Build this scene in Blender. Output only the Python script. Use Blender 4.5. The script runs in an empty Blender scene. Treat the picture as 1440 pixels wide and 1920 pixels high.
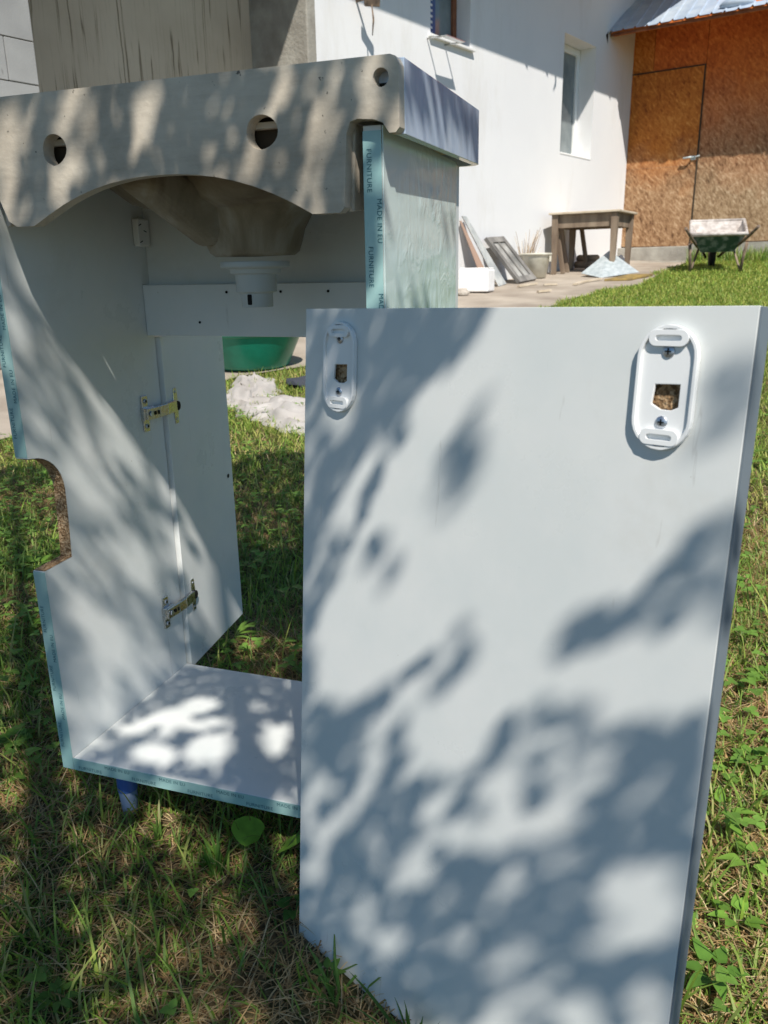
import bpy, bmesh, math, random
import numpy as np
from mathutils import Vector, Matrix, noise
from mathutils.geometry import tessellate_polygon

random.seed(7); RNG = np.random.default_rng(7)
scene = bpy.context.scene
COL = scene.collection

# ------------------------------------------------------------------ camera, world, sun, exposure
cam_data = bpy.data.cameras.new('camera'); cam = bpy.data.objects.new('camera', cam_data); COL.objects.link(cam)
YAW, PITCH, ROLL = .3305, .2936, .0179
f = Vector((-math.sin(YAW)*math.cos(PITCH), math.cos(YAW)*math.cos(PITCH), -math.sin(PITCH)))
r = Vector((math.cos(YAW), math.sin(YAW), 0)); d = f.cross(r)
rr = math.cos(ROLL)*r + math.sin(ROLL)*d; dd = -math.sin(ROLL)*r + math.cos(ROLL)*d
M = Matrix((rr, -dd, -f)).transposed().to_4x4(); M.translation = Vector((.7106, -.7279, .7173))
cam.matrix_world = M
cam_data.sensor_fit = 'VERTICAL'; cam_data.sensor_height = 36; cam_data.lens = 1482.4/1920*36
cam_data.clip_start = .02; cam_data.clip_end = 500
cam_data.dof.use_dof = True; cam_data.dof.focus_distance = 1.0; cam_data.dof.aperture_fstop = 14
scene.camera = cam

SUN = Vector((-.331, .551, -.766)).normalized()          # travel direction of the sunlight
world = bpy.data.worlds.new('World'); scene.world = world; world.use_nodes = True
wn = world.node_tree.nodes; wl = world.node_tree.links
sky = wn.new('ShaderNodeTexSky'); sky.sky_type = 'NISHITA'; sky.sun_disc = False
sky.sun_elevation = math.asin(-SUN.z); sky.sun_rotation = math.atan2(-SUN.x, -SUN.y)
sky.air_density = 1.0; sky.dust_density = .3; sky.ozone_density = 5.0
wn['Background'].inputs['Strength'].default_value = .084
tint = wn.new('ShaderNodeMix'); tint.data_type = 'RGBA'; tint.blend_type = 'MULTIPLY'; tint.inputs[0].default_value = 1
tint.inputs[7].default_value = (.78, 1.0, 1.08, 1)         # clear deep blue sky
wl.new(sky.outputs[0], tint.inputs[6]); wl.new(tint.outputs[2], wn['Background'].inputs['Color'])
sd = bpy.data.lights.new('sun', 'SUN'); sd.energy = 4.9; sd.angle = math.radians(.55); sd.color = (1, .945, .86)
so = bpy.data.objects.new('sun', sd); COL.objects.link(so)
so.rotation_euler = SUN.to_track_quat('-Z', 'Y').to_euler(); so.location = (3, -5, 7)
scene.view_settings.view_transform = 'Standard'; scene.view_settings.look = 'None'
scene.view_settings.exposure = .2; scene.view_settings.gamma = 1
scene.view_settings.use_curve_mapping = False

# ------------------------------------------------------------------ helpers
FR = {}                                                   # frame of every object (world matrix of its vertices)
def tag(o, label=None, cat=None, group=None, kind=None):
    if label: o['label'] = label
    if cat: o['category'] = cat
    if group: o['group'] = group
    if kind: o['kind'] = kind
    return o
def thing(name, label, cat, loc=(0, 0, 0), rz=0, group=None):
    o = bpy.data.objects.new(name, None); COL.objects.link(o); o.empty_display_size = .05
    o.location = loc; o.rotation_euler = (0, 0, rz)
    FR[o] = Matrix.Translation(Vector(loc)) @ Matrix.Rotation(rz, 4, 'Z')
    return tag(o, label, cat, group)

class MB:
    """collects shapes in world coordinates, build() links them as ONE mesh object"""
    def __init__(s): s.v = []; s.f = []; s.mi = []; s.m = 0; s.sm = []
    def add(s, vs, fs, smooth=False):
        b = len(s.v); s.v += [tuple(x) for x in vs]
        for q in fs: s.f.append(tuple(i+b for i in q)); s.mi.append(s.m); s.sm.append(smooth)
        return s
    def box(s, c, size, R=None):
        c = Vector(c); hx, hy, hz = size[0]/2, size[1]/2, size[2]/2
        vs = [Vector((x*hx, y*hy, z*hz)) for x in (-1, 1) for y in (-1, 1) for z in (-1, 1)]
        if R is not None: vs = [R @ q for q in vs]
        return s.add([c+q for q in vs], [(0, 1, 3, 2), (4, 6, 7, 5), (0, 4, 5, 1), (2, 3, 7, 6), (0, 2, 6, 4), (1, 5, 7, 3)])
    def hexa(s, p):                                       # 8 points: bottom 4 (ccw), top 4
        return s.add(p, [(3, 2, 1, 0), (4, 5, 6, 7), (0, 1, 5, 4), (1, 2, 6, 5), (2, 3, 7, 6), (3, 0, 4, 7)])
    def beam(s, a, b, w, h, up=(0, 0, 1)):
        a, b = Vector(a), Vector(b); d = (b-a).normalized(); sd = d.cross(Vector(up)).normalized(); u = sd.cross(d)
        q = [(-w/2, -h/2), (w/2, -h/2), (w/2, h/2), (-w/2, h/2)]
        return s.hexa([a+sd*x+u*y for x, y in q]+[b+sd*x+u*y for x, y in q])
    def lathe(s, prof, c, ax=(0, 0, 1), n=24, sx=1, sy=1, smooth=True, cap=True):
        ax = Vector(ax).normalized(); q = Vector((0, 0, 1)).rotation_difference(ax); c = Vector(c)
        vs = []; k = len(prof)
        for r_, z in prof:
            for i in range(n):
                t = 2*math.pi*i/n; vs.append(c + q @ Vector((r_*math.cos(t)*sx, r_*math.sin(t)*sy, z)))
        fs = [(j*n+i, j*n+(i+1) % n, (j+1)*n+(i+1) % n, (j+1)*n+i) for j in range(k-1) for i in range(n)]
        s.add(vs, fs, smooth)
        if cap:
            s.add(vs[:n], [tuple(reversed(range(n)))]); s.add(vs[-n:], [tuple(range(n))])
        return s
    def tube(s, pts, rad, n=8):
        pts = [Vector(p) for p in pts]; rads = rad if isinstance(rad, (list, tuple)) else [rad]*len(pts)
        vs = []; ref = None
        for i, p in enumerate(pts):
            t = (pts[min(i+1, len(pts)-1)]-pts[max(i-1, 0)]).normalized()
            if ref is None: ref = t.orthogonal().normalized()
            ref = (ref - t*ref.dot(t)).normalized(); b = t.cross(ref)
            for k in range(n):
                a = 2*math.pi*k/n; vs.append(p + (ref*math.cos(a)+b*math.sin(a))*rads[i])
        fs = [(j*n+i, j*n+(i+1) % n, (j+1)*n+(i+1) % n, (j+1)*n+i) for j in range(len(pts)-1) for i in range(n)]
        s.add(vs, fs, True); s.add(vs[:n], [tuple(reversed(range(n)))]); s.add(vs[-n:], [tuple(range(n))])
        return s
    def plate(s, loops, to3, t0, t1, wallm=None):
        """2-D outline with holes (list of loops) between depths t0 and t1; to3(x, y, t) -> point"""
        flat = [p for l in loops for p in l]
        tris = tessellate_polygon([[Vector((p[0], p[1], 0)) for p in l] for l in loops])
        n = len(flat)
        s.add([to3(p[0], p[1], t0) for p in flat]+[to3(p[0], p[1], t1) for p in flat],
              [tuple(t) for t in tris]+[tuple(i+n for i in reversed(t)) for t in tris])
        m0 = s.m; off = 0
        for li, l in enumerate(loops):
            k = len(l)
            if wallm is not None: s.m = wallm[li] if isinstance(wallm, (list, tuple)) else wallm
            s.add([to3(p[0], p[1], t0) for p in l]+[to3(p[0], p[1], t1) for p in l],
                  [(i, (i+1) % k, k+(i+1) % k, k+i) for i in range(k)])
            s.m = m0
        return s
    def build(s, name, mats, parent=None, bevel=0, seg=2, weld=True, smooth=None):
        me = bpy.data.meshes.new(name)
        F = FR[parent].inverted() if parent is not None and parent in FR else Matrix.Identity(4)
        me.from_pydata([F @ Vector(v) for v in s.v], [], s.f)
        if not isinstance(mats, (list, tuple)): mats = [mats]
        for m_ in mats: me.materials.append(m_)
        me.polygons.foreach_set('material_index', [min(i, len(mats)-1) for i in s.mi])
        me.polygons.foreach_set('use_smooth', [bool(x) if smooth is None else smooth for x in s.sm])
        bm = bmesh.new(); bm.from_mesh(me)
        if weld: bmesh.ops.remove_doubles(bm, verts=bm.verts, dist=1e-5)
        bmesh.ops.recalc_face_normals(bm, faces=bm.faces); bm.to_mesh(me); bm.free()
        o = bpy.data.objects.new(name, me); COL.objects.link(o)
        if parent is not None: o.parent = parent; FR[o] = FR.get(parent, Matrix.Identity(4))
        else: FR[o] = Matrix.Identity(4)
        if bevel:
            b = o.modifiers.new('bevel', 'BEVEL'); b.width = bevel; b.segments = seg; b.limit_method = 'ANGLE'; b.angle_limit = math.radians(40)
            b.harden_normals = False
        return o

# ------------------------------------------------------------------ materials
def mat(name, col, rough=.6, spec=.5, metal=0., build=None, coat=0., trans=0.):
    m = bpy.data.materials.new(name); m.use_nodes = True
    nt = m.node_tree; b = nt.nodes['Principled BSDF']
    b.inputs['Base Color'].default_value = (*col, 1); b.inputs['Roughness'].default_value = rough
    b.inputs['Specular IOR Level'].default_value = spec; b.inputs['Metallic'].default_value = metal
    b.inputs['Coat Weight'].default_value = coat
    if trans: b.inputs['Transmission Weight'].default_value = trans
    if build: build(nt, b)
    return m
def N(nt, t, **kw):
    n = nt.nodes.new(t)
    for k, v in kw.items():
        if k.startswith('i_'): n.inputs[k[2:]].default_value = v
        else: setattr(n, k, v)
    return n
def coords(nt, scale=(1, 1, 1), rot=(0, 0, 0), kind='Object'):
    tc = N(nt, 'ShaderNodeTexCoord'); mp = N(nt, 'ShaderNodeMapping')
    mp.inputs['Scale'].default_value = scale; mp.inputs['Rotation'].default_value = rot
    nt.links.new(tc.outputs[kind], mp.inputs[0]); return mp.outputs[0]
def ramp(nt, src, stops):
    r_ = N(nt, 'ShaderNodeValToRGB'); e = r_.color_ramp.elements
    while len(e) < len(stops): e.new(.5)
    for k, (p, c) in enumerate(stops):
        e[k].position = p; e[k].color = (*c, 1) if len(c) == 3 else c
    nt.links.new(src, r_.inputs[0]); return r_.outputs[0]
def noise_t(nt, vec, scale, detail=4, rough=.55, dist=0):
    n = N(nt, 'ShaderNodeTexNoise'); n.inputs['Scale'].default_value = scale; n.inputs['Detail'].default_value = detail
    n.inputs['Roughness'].default_value = rough; n.inputs['Distortion'].default_value = dist
    nt.links.new(vec, n.inputs['Vector']); return n.outputs['Fac']
def mix(nt, fac, a, b, mode='MIX'):
    m = N(nt, 'ShaderNodeMix', data_type='RGBA', blend_type=mode)
    for k, v in ((0, fac), (6, a), (7, b)):
        if isinstance(v, bpy.types.NodeSocket): nt.links.new(v, m.inputs[k])
        elif k == 0: m.inputs[0].default_value = v
        else: m.inputs[k].default_value = (*v, 1)
    return m.outputs[2]
def bump(nt, b, h, strength=.3, dist=.01):
    n = N(nt, 'ShaderNodeBump'); n.inputs['Strength'].default_value = strength; n.inputs['Distance'].default_value = dist
    nt.links.new(h, n.inputs['Height']); nt.links.new(n.outputs[0], b.inputs['Normal'])
def varied(c1, c2, scale=5, lo=.35, hi=.65, bs=0, bd=.004, stretch=(1, 1, 1), bscale=None):
    def go(nt, b):
        v = coords(nt, stretch); f_ = noise_t(nt, v, scale)
        nt.links.new(ramp(nt, f_, [(lo, c1), (hi, c2)]), b.inputs['Base Color'])
        if bs: bump(nt, b, noise_t(nt, v, bscale or scale*6, 6), bs, bd)
    return go

def _melamine(nt, b):
    v = coords(nt)
    c = ramp(nt, noise_t(nt, v, 9, 5, .6), [(.35, (.655, .685, .675)), (.62, (.71, .725, .71))])
    sp = ramp(nt, noise_t(nt, v, 170, 2, .5), [(.17, (.6, .57, .52)), (.21, (1, 1, 1))])
    c = mix(nt, 1, c, sp, 'MULTIPLY')
    smd = ramp(nt, noise_t(nt, v, 4.5, 7, .68, .5), [(.56, (1, 1, 1)), (.72, (.90, .885, .86))])
    scr = ramp(nt, noise_t(nt, coords(nt, (60, 60, 3.5), (.3, .5, .2)), 1.3, 3, .5, .3), [(.72, (1, 1, 1)), (.745, (.86, .85, .84)), (.76, (1, 1, 1))])
    c = mix(nt, 1, mix(nt, .8, c, smd, 'MULTIPLY'), scr, 'MULTIPLY')
    nt.links.new(c, b.inputs['Base Color'])
    nt.links.new(ramp(nt, noise_t(nt, v, 8, 6, .65), [(.35, (.26,)*3), (.7, (.5,)*3)]), b.inputs['Roughness'])
    bump(nt, b, noise_t(nt, v, 300, 2), .04, .0004)
GREYEDGE = mat('grey_edge_band', (.17, .205, .235), .5, .4)
MELAMINE = mat('white_melamine', (.68, .70, .70), .42, .4, build=_melamine)
def _film(nt, b):
    v = coords(nt, (1, 1, 1)); 
    h1 = noise_t(nt, coords(nt, (22, 22, 16)), 1.6, 4, .55, 1.2)
    bandm = ramp(nt, noise_t(nt, coords(nt, (1, 2.5, 9)), 1.5, 2), [(.42, (0, 0, 0)), (.6, (1, 1, 1))])
    mm = N(nt, 'ShaderNodeMath', operation='MULTIPLY'); nt.links.new(h1, mm.inputs[0]); nt.links.new(bandm, mm.inputs[1])
    nt.links.new(ramp(nt, noise_t(nt, v, 7, 4), [(.35, (.60, .74, .73)), (.65, (.66, .77, .74))]), b.inputs['Base Color'])
    bump(nt, b, mm.outputs[0], .6, .004)
FILM = mat('protective_film', (.55, .63, .62), .2, .5, build=_film, coat=.35)
def _chip(nt, b):
    v = coords(nt); n = N(nt, 'ShaderNodeTexVoronoi'); n.inputs['Scale'].default_value = 420; nt.links.new(v, n.inputs['Vector'])
    c = ramp(nt, n.outputs['Color'], [(.15, (.13, .075, .035)), (.5, (.30, .19, .10)), (.85, (.46, .33, .20))])
    nt.links.new(c, b.inputs['Base Color']); bump(nt, b, n.outputs['Distance'], .6, .002)
CHIP = mat('chipboard_core', (.3, .19, .1), .9, .2, build=_chip)
BAND = mat('teal_edge_film', (.26, .50, .56), .22, .6, build=varied((.27, .46, .45), (.35, .54, .52), 26), coat=.3)
INK = mat('dark_teal_print', (.03, .12, .15), .6, .3)
def _raw(nt, b):
    v = coords(nt); vs = coords(nt, (1, 1, 2.6))
    c = ramp(nt, noise_t(nt, v, 7, 6, .6, .4), [(.3, (.46, .40, .32)), (.55, (.59, .525, .43)), (.75, (.70, .64, .54))])
    sm = ramp(nt, noise_t(nt, vs, 5, 8, .7, .3), [(.36, (.66, .65, .64)), (.56, (1, 1, 1))])
    c = mix(nt, .8, c, sm, 'MULTIPLY')
    tr = ramp(nt, noise_t(nt, coords(nt, (2.5, 1, 30)), 6, 4, .6), [(.42, (.72, .7, .68)), (.52, (1, 1, 1))])
    c = mix(nt, .14, c, tr, 'MULTIPLY')
    wh = ramp(nt, noise_t(nt, v, 34, 5, .7, .6), [(.69, (0, 0, 0)), (.73, (1, 1, 1))])
    wk = ramp(nt, noise_t(nt, v, 130, 3, .6), [(.27, (1, 1, 1)), (.31, (0, 0, 0))])
    c = mix(nt, wh, c, (.68, .66, .62)); c = mix(nt, wk, c, (.13, .12, .10))
    nt.links.new(c, b.inputs['Base Color']); bump(nt, b, noise_t(nt, v, 120, 6, .65), .35, .002)
RAWCER = mat('unglazed_ceramic', (.45, .4, .32), .62, .35, build=_raw)
def _bowl(nt, b):
    v = coords(nt, (1, 1, .4)); c = ramp(nt, noise_t(nt, v, 14, 6, .6, .5), [(.3, (.13, .095, .055)), (.5, (.25, .21, .145)), (.7, (.42, .39, .33))])
    nt.links.new(c, b.inputs['Base Color']); bump(nt, b, noise_t(nt, v, 60, 5), .3, .002)
BOWLCER = mat('shaded_bowl_underside', (.3, .23, .15), .6, .4, build=_bowl)  # shade below the basin is put into this dark brown
def _glaze(nt, b):
    v = coords(nt); c = ramp(nt, noise_t(nt, coords(nt, (1, 1, .35)), 22, 6, .7, .8), [(.30, (.38, .46, .58)), (.5, (.54, .64, .78)), (.7, (.66, .74, .84))])
    nt.links.new(c, b.inputs['Base Color'])
    nt.links.new(ramp(nt, noise_t(nt, coords(nt, (1, 1, .2)), 30, 6, .7), [(.4, (.07,)*3), (.65, (.22,)*3)]), b.inputs['Roughness'])
GLAZE = mat('grimy_glaze_sky_tint', (.7, .72, .75), .15, .6, build=_glaze)  # white glaze, blue of the mirrored sky put into the base colour
PLAST = mat('white_plastic', (.76, .76, .74), .35, .5)
PLATEM = mat('white_moulded_plastic', (.80, .81, .81), .3, .5)
SIPHON = mat('dull_white_plastic', (.50, .53, .52), .45, .4)
def _brushed(nt, b):
    nt.links.new(ramp(nt, noise_t(nt, coords(nt), 160, 4), [(.35, (.20,)*3), (.7, (.40,)*3)]), b.inputs['Roughness'])
NICKEL = mat('nickel_plated_steel', (.60, .60, .58), .34, .5, 1.0, build=_brushed)
SCREW = mat('zinc_screw', (.52, .56, .62), .42, .5, 1.0)
DARK = mat('black_hole', (.012, .012, .012), .8, .2)
FOOTM = mat('grey_blue_foot', (.20, .26, .38), .5, .4)
HOLLOW_SHADE = mat('painted_hollow_shade', (.06, .048, .035), .9, .1)  # dark brown that stands for shade inside holes and gaps
BLUEP = mat('blue_plastic_socket', (.05, .12, .38), .4, .5)
def _plaster(nt, b):
    v = coords(nt); c = ramp(nt, noise_t(nt, v, .8, 5), [(.35, (.74, .74, .75)), (.65, (.79, .79, .79))])
    st = ramp(nt, noise_t(nt, coords(nt, (1, 1, .25)), 1.6, 6, .7), [(.30, (.86, .84, .80)), (.48, (1, 1, 1))])
    nt.links.new(mix(nt, .8, c, st, 'MULTIPLY'), b.inputs['Base Color']); bump(nt, b, noise_t(nt, v, 60, 6, .6), .25, .006)
PLASTER = mat('white_render', (.83, .83, .83), .85, .2, build=_plaster)
def _drip(nt, b):
    v = coords(nt)
    c = ramp(nt, noise_t(nt, v, 1.2, 6, .6), [(.3, (.54, .43, .31)), (.7, (.68, .56, .42))])
    sh = N(nt, 'ShaderNodeSeparateXYZ'); nt.links.new(v, sh.inputs[0])
    cx = N(nt, 'ShaderNodeCombineXYZ'); wob = noise_t(nt, v, 5, 3); wm = N(nt, 'ShaderNodeMath', operation='MULTIPLY_ADD'); 
    nt.links.new(wob, wm.inputs[0]); wm.inputs[1].default_value = .02; nt.links.new(sh.outputs['Y'], wm.inputs[2])
    nt.links.new(wm.outputs[0], cx.inputs[0])
    z4 = N(nt, 'ShaderNodeMath', operation='MULTIPLY'); nt.links.new(sh.outputs['Z'], z4.inputs[0]); z4.inputs[1].default_value = .018
    nt.links.new(z4.outputs[0], cx.inputs[1])
    lines = ramp(nt, noise_t(nt, cx.outputs[0], 24, 2, .5), [(.585, (1, 1, 1)), (.60, (.36, .33, .29)), (.612, (.36, .33, .29)), (.63, (1, 1, 1))])
    l2 = ramp(nt, noise_t(nt, cx.outputs[0], 52, 2, .5), [(.56, (1, 1, 1)), (.575, (.50, .47, .42)), (.585, (.5, .47, .42)), (.60, (1, 1, 1))])
    gap = ramp(nt, noise_t(nt, coords(nt, (1, 1, 1)), 1.4, 2), [(.36, (.15, .15, .15)), (.46, (1, 1, 1))])
    c2 = mix(nt, gap, c, mix(nt, 1, c, lines, 'MULTIPLY')); c2 = mix(nt, .3, c2, l2, 'MULTIPLY')
    nt.links.new(c2, b.inputs['Base Color']); bump(nt, b, noise_t(nt, v, 40, 6), .2, .004)
DRIP = mat('drip_stained_concrete', (.38, .33, .25), .9, .2, build=_drip)
CONC = mat('rough_concrete', (.33, .31, .27), .92, .2, build=varied((.24, .22, .19), (.42, .40, .35), 5, .3, .7, .5, .012, bscale=40))
PATHM = mat('dusty_concrete_path', (.40, .34, .28), .95, .15, build=varied((.28, .235, .19), (.46, .40, .33), 2.5, .3, .7, .4, .01, bscale=60))
def _block(nt, b):
    v = coords(nt); c = ramp(nt, noise_t(nt, v, 3, 5), [(.3, (.27, .27, .265)), (.7, (.36, .36, .35))])
    st = ramp(nt, noise_t(nt, coords(nt, (4, 4, 1.3)), 2.2, 3), [(.63, (1, 1, 1)), (.67, (.55, .54, .52))])
    nt.links.new(mix(nt, 1, c, st, 'MULTIPLY'), b.inputs['Base Color']); bump(nt, b, noise_t(nt, v, 160, 4), .3, .004)
BLOCKM = mat('aerated_concrete', (.58, .58, .56), .95, .15, build=_block)
def osb(name, stops, grey):
    def go(nt, b):
        tc = N(nt, 'ShaderNodeTexCoord'); base = tc.outputs['Object']; cs = None; hs = None
        for k, (ang, sc) in enumerate(((.75, 1.0), (-.85, 1.15), (1.6, .9), (2.3, 1.3))):
            m0 = N(nt, 'ShaderNodeMapping'); m0.inputs['Rotation'].default_value = (ang*.3, ang, 0); nt.links.new(base, m0.inputs[0])
            mp = N(nt, 'ShaderNodeMapping'); mp.inputs['Scale'].default_value = (6*sc, 6*sc, 20*sc)
            mp.inputs['Location'].default_value = (k*3.1, k*1.7, k*5.3); nt.links.new(m0.outputs[0], mp.inputs[0])
            n = N(nt, 'ShaderNodeTexNoise'); n.inputs['Scale'].default_value = 1.6; n.inputs['Detail'].default_value = 5; n.inputs['Roughness'].default_value = .62; n.inputs['Distortion'].default_value = .12
            nt.links.new(mp.outputs[0], n.inputs['Vector'])
            cs = n.outputs['Fac'] if cs is None else N_math(nt, 'MAXIMUM' if k % 2 else 'MINIMUM', cs, n.outputs['Fac'])
        big = noise_t(nt, base, 1.3, 4, .6)
        s2 = N_math(nt, 'ADD', cs, N_math(nt, 'MULTIPLY', N_math(nt, 'SUBTRACT', big, .5), .35))
        c = ramp(nt, s2, stops)
        sep = N(nt, 'ShaderNodeSeparateXYZ'); nt.links.new(base, sep.inputs[0])
        hz = N_math(nt, 'ADD', sep.outputs['Z'], N_math(nt, 'MULTIPLY', N_math(nt, 'SUBTRACT', big, .5), 1.4))
        mr = N(nt, 'ShaderNodeMapRange'); nt.links.new(hz, mr.inputs[0]); mr.inputs[1].default_value = grey[0]; mr.inputs[2].default_value = grey[1]; mr.inputs[3].default_value = 1; mr.inputs[4].default_value = 0
        gr = ramp(nt, s2, [(.33, (.08, .045, .025)), (.44, (.22, .135, .072)), (.56, (.37, .25, .145)), (.70, (.56, .42, .28))])
        fac = N_math(nt, 'MULTIPLY', mr.outputs[0], grey[2])
        nt.links.new(mix(nt, fac, c, gr), b.inputs['Base Color']); bump(nt, b, cs, .5, .01)
    return mat(name, (.3, .13, .04), .75, .25, build=go)
def N_math(nt, op, a, b=None):
    m = N(nt, 'ShaderNodeMath', operation=op)
    for k, v in ((0, a), (1, b)):
        if isinstance(v, bpy.types.NodeSocket): nt.links.new(v, m.inputs[k])
        elif v is not None: m.inputs[k].default_value = v
    return m.outputs[0]
OSBW = osb('stained_osb_wall', [(.32, (.22, .044, .010)), (.45, (.42, .095, .018)), (.56, (.56, .145, .028)), (.72, (.70, .24, .055))], (.85, 2.25, 1.0))
OSBD = osb('orange_osb_door', [(.32, (.17, .042, .010)), (.44, (.38, .110, .018)), (.56, (.52, .175, .030)), (.72, (.68, .30, .075))], (.85, 1.5, .85))
OSBF = osb('dark_osb_fascia', [(.28, (.15, .045, .02)), (.45, (.28, .10, .032)), (.6, (.40, .16, .05)), (.75, (.48, .22, .08))], (-1, -.5, 0))
ROOFM = mat('pale_blue_metal_roof', (.52, .60, .70), .42, .5, .1, build=varied((.36, .44, .55), (.50, .57, .65), 6))
WOODG = mat('weathered_grey_wood', (.25, .20, .15), .85, .2, build=varied((.13, .09, .065), (.33, .26, .19), 7, .3, .7, .3, .004, (1, 1, .25), 60))
GREYW = mat('grey_silvered_wood', (.2, .19, .18), .85, .2, build=varied((.11, .105, .10), (.30, .285, .265), 9, .3, .7, .3, .003, (1, 1, .3), 60))
WOODL = mat('bleached_wood', (.50, .44, .35), .85, .2, build=varied((.46, .37, .26), (.66, .58, .46), 8, .3, .7, .3, .003))
WOODR = mat('red_brown_wood', (.22, .08, .045), .8, .2, build=varied((.14, .05, .03), (.30, .12, .06), 9))
GREYB = mat('grey_cement_board', (.45, .47, .46), .85, .2, build=varied((.34, .36, .36), (.54, .55, .53), 9))
FOAM = mat('white_foam', (.86, .85, .83), .9, .1, build=varied((.80, .79, .77), (.89, .88, .87), 12))
CREAM = mat('cream_plastic', (.66, .63, .52), .45, .4, build=varied((.52, .49, .39), (.70, .67, .57), 9))
GREENT = mat('green_plastic', (.008, .235, .15), .3, .5, build=varied((.006, .19, .12), (.012, .27, .175), 7))
BARROWG = mat('dark_green_paint', (.03, .085, .06), .45, .5, build=varied((.03, .075, .055), (.24, .27, .25), 13, .45, .62))
CRUST = mat('dried_cement_crust', (.55, .50, .46), .95, .1, build=varied((.36, .31, .28), (.68, .64, .60), 16, .3, .7, .6, .01))
RUST = mat('rusty_tube', (.16, .12, .10), .7, .3, build=varied((.09, .07, .06), (.28, .20, .14), 25))
RUBBER = mat('black_rubber', (.02, .02, .02), .8, .3)
ZINCS = mat('galvanised_sheet', (.55, .62, .64), .4, .5, .3, build=varied((.45, .52, .54), (.66, .72, .74), 22))
OCHRE = mat('ochre_board', (.36, .25, .06), .8, .2, build=varied((.20, .145, .07), (.36, .25, .08), 12))
CLOTHM = mat('off_white_cotton', (.70, .66, .62), .95, .1, build=varied((.36, .33, .30), (.50, .47, .44), 7, .3, .7, .25, .004, bscale=120))
GLASSD = mat('dim_window_glass', (.16, .19, .20), .08, .6, build=varied((.12, .15, .16), (.24, .27, .27), 3))
PVC = mat('white_pvc', (.78, .78, .76), .35, .4)
BLUEF = mat('dark_blue_film', (.03, .10, .25), .35, .5)
BRICKM = mat('red_brick', (.36, .12, .07), .9, .2, build=varied((.28, .09, .05), (.42, .17, .10), 18, .3, .7, .4, .005))
STONEM = mat('pale_rubble', (.50, .44, .38), .95, .1, build=varied((.36, .31, .26), (.60, .55, .48), 14, .3, .7, .5, .01))
BARK = mat('grey_brown_bark', (.12, .09, .06), .9, .2, build=varied((.07, .05, .035), (.17, .13, .09), 12, .3, .7, .7, .02, (1, 1, .2), 30))
TWIGM = mat('dry_twig', (.26, .18, .11), .9, .2)
CHARC = mat('charcoal_fabric', (.06, .065, .08), .95, .1)
def leafm(name, c1, c2, tr=.35):
    def go(nt, b):
        at = N(nt, 'ShaderNodeAttribute', attribute_name='Col'); v = coords(nt)
        nz = ramp(nt, noise_t(nt, v, 60, 3), [(.3, (.95, .95, .95)), (.7, (1.35, 1.32, 1.25))])
        c = mix(nt, 1, at.outputs['Color'], nz, 'MULTIPLY')
        nt.links.new(c, b.inputs['Base Color'])
        tl = N(nt, 'ShaderNodeBsdfTranslucent'); nt.links.new(c, tl.inputs['Color'])
        ms = N(nt, 'ShaderNodeMixShader'); ms.inputs[0].default_value = tr
        out = nt.nodes['Material Output']; nt.links.new(b.outputs[0], ms.inputs[1]); nt.links.new(tl.outputs[0], ms.inputs[2]); nt.links.new(ms.outputs[0], out.inputs[0])
    return mat(name, c1, .5, .35, build=go)
GRASSM = leafm('grass_blades', (.1, .16, .03), None, .45)
LEAFM = leafm('broad_leaves', (.1, .2, .03), None, .35)
def _soil(nt, b):
    v = coords(nt)
    big = noise_t(nt, v, 1.6, 4); fine = noise_t(nt, v, 90, 6, .7, .4)
    c1 = ramp(nt, fine, [(.32, (.06, .042, .024)), (.5, (.16, .115, .065)), (.7, (.36, .26, .15))])
    c2 = ramp(nt, fine, [(.32, (.035, .05, .014)), (.5, (.075, .10, .03)), (.7, (.17, .17, .06))])
    sep = N(nt, 'ShaderNodeSeparateXYZ'); nt.links.new(v, sep.inputs[0])
    mr = N(nt, 'ShaderNodeMapRange'); nt.links.new(sep.outputs['Y'], mr.inputs[0]); mr.inputs[1].default_value = 1.0; mr.inputs[2].default_value = 4.5
    fac = N_math(nt, 'MAXIMUM', mr.outputs[0], ramp_f(nt, big, .5, .65))
    nt.links.new(mix(nt, fac, c1, c2), b.inputs['Base Color']); bump(nt, b, fine, .8, .02)
def ramp_f(nt, src, a, b_):
    mr = N(nt, 'ShaderNodeMapRange'); nt.links.new(src, mr.inputs[0]); mr.inputs[1].default_value = a; mr.inputs[2].default_value = b_; return mr.outputs[0]
SOIL = mat('soil_and_thatch', (.1, .07, .04), .95, .15, build=_soil)

# ------------------------------------------------------------------ terrain
def gz(x, y):
    z = .0735*y
    z -= .018*math.exp(-((x-.5)**2+(y+.2)**2)/.12)
    z += .006*math.sin(3.1*x+1.3*y)*math.cos(2.3*y-.7*x)*min(1, abs(y-.1)*2)
    return z
AZ = math.radians(20); UH = Vector((math.sin(AZ), math.cos(AZ), 0)); NH = Vector((math.cos(AZ), -math.sin(AZ), 0)); NW = -3.65
def HP(s, off, z): return UH*s + NH*(NW+off) + Vector((0, 0, z))          # house frame: along wall, out of wall, height
def hcoord(x, y): p = Vector((x, y, 0)); return p.dot(UH), p.dot(NH)-NW
A2 = math.radians(105); U2 = Vector((math.sin(A2), math.cos(A2), 0)); N2 = Vector((U2.y, -U2.x, 0)); COR = Vector((.148, 11.079, 0))
def OP(s, off, z): return COR + U2*s + N2*off + Vector((0, 0, z))         # shed frame

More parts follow.
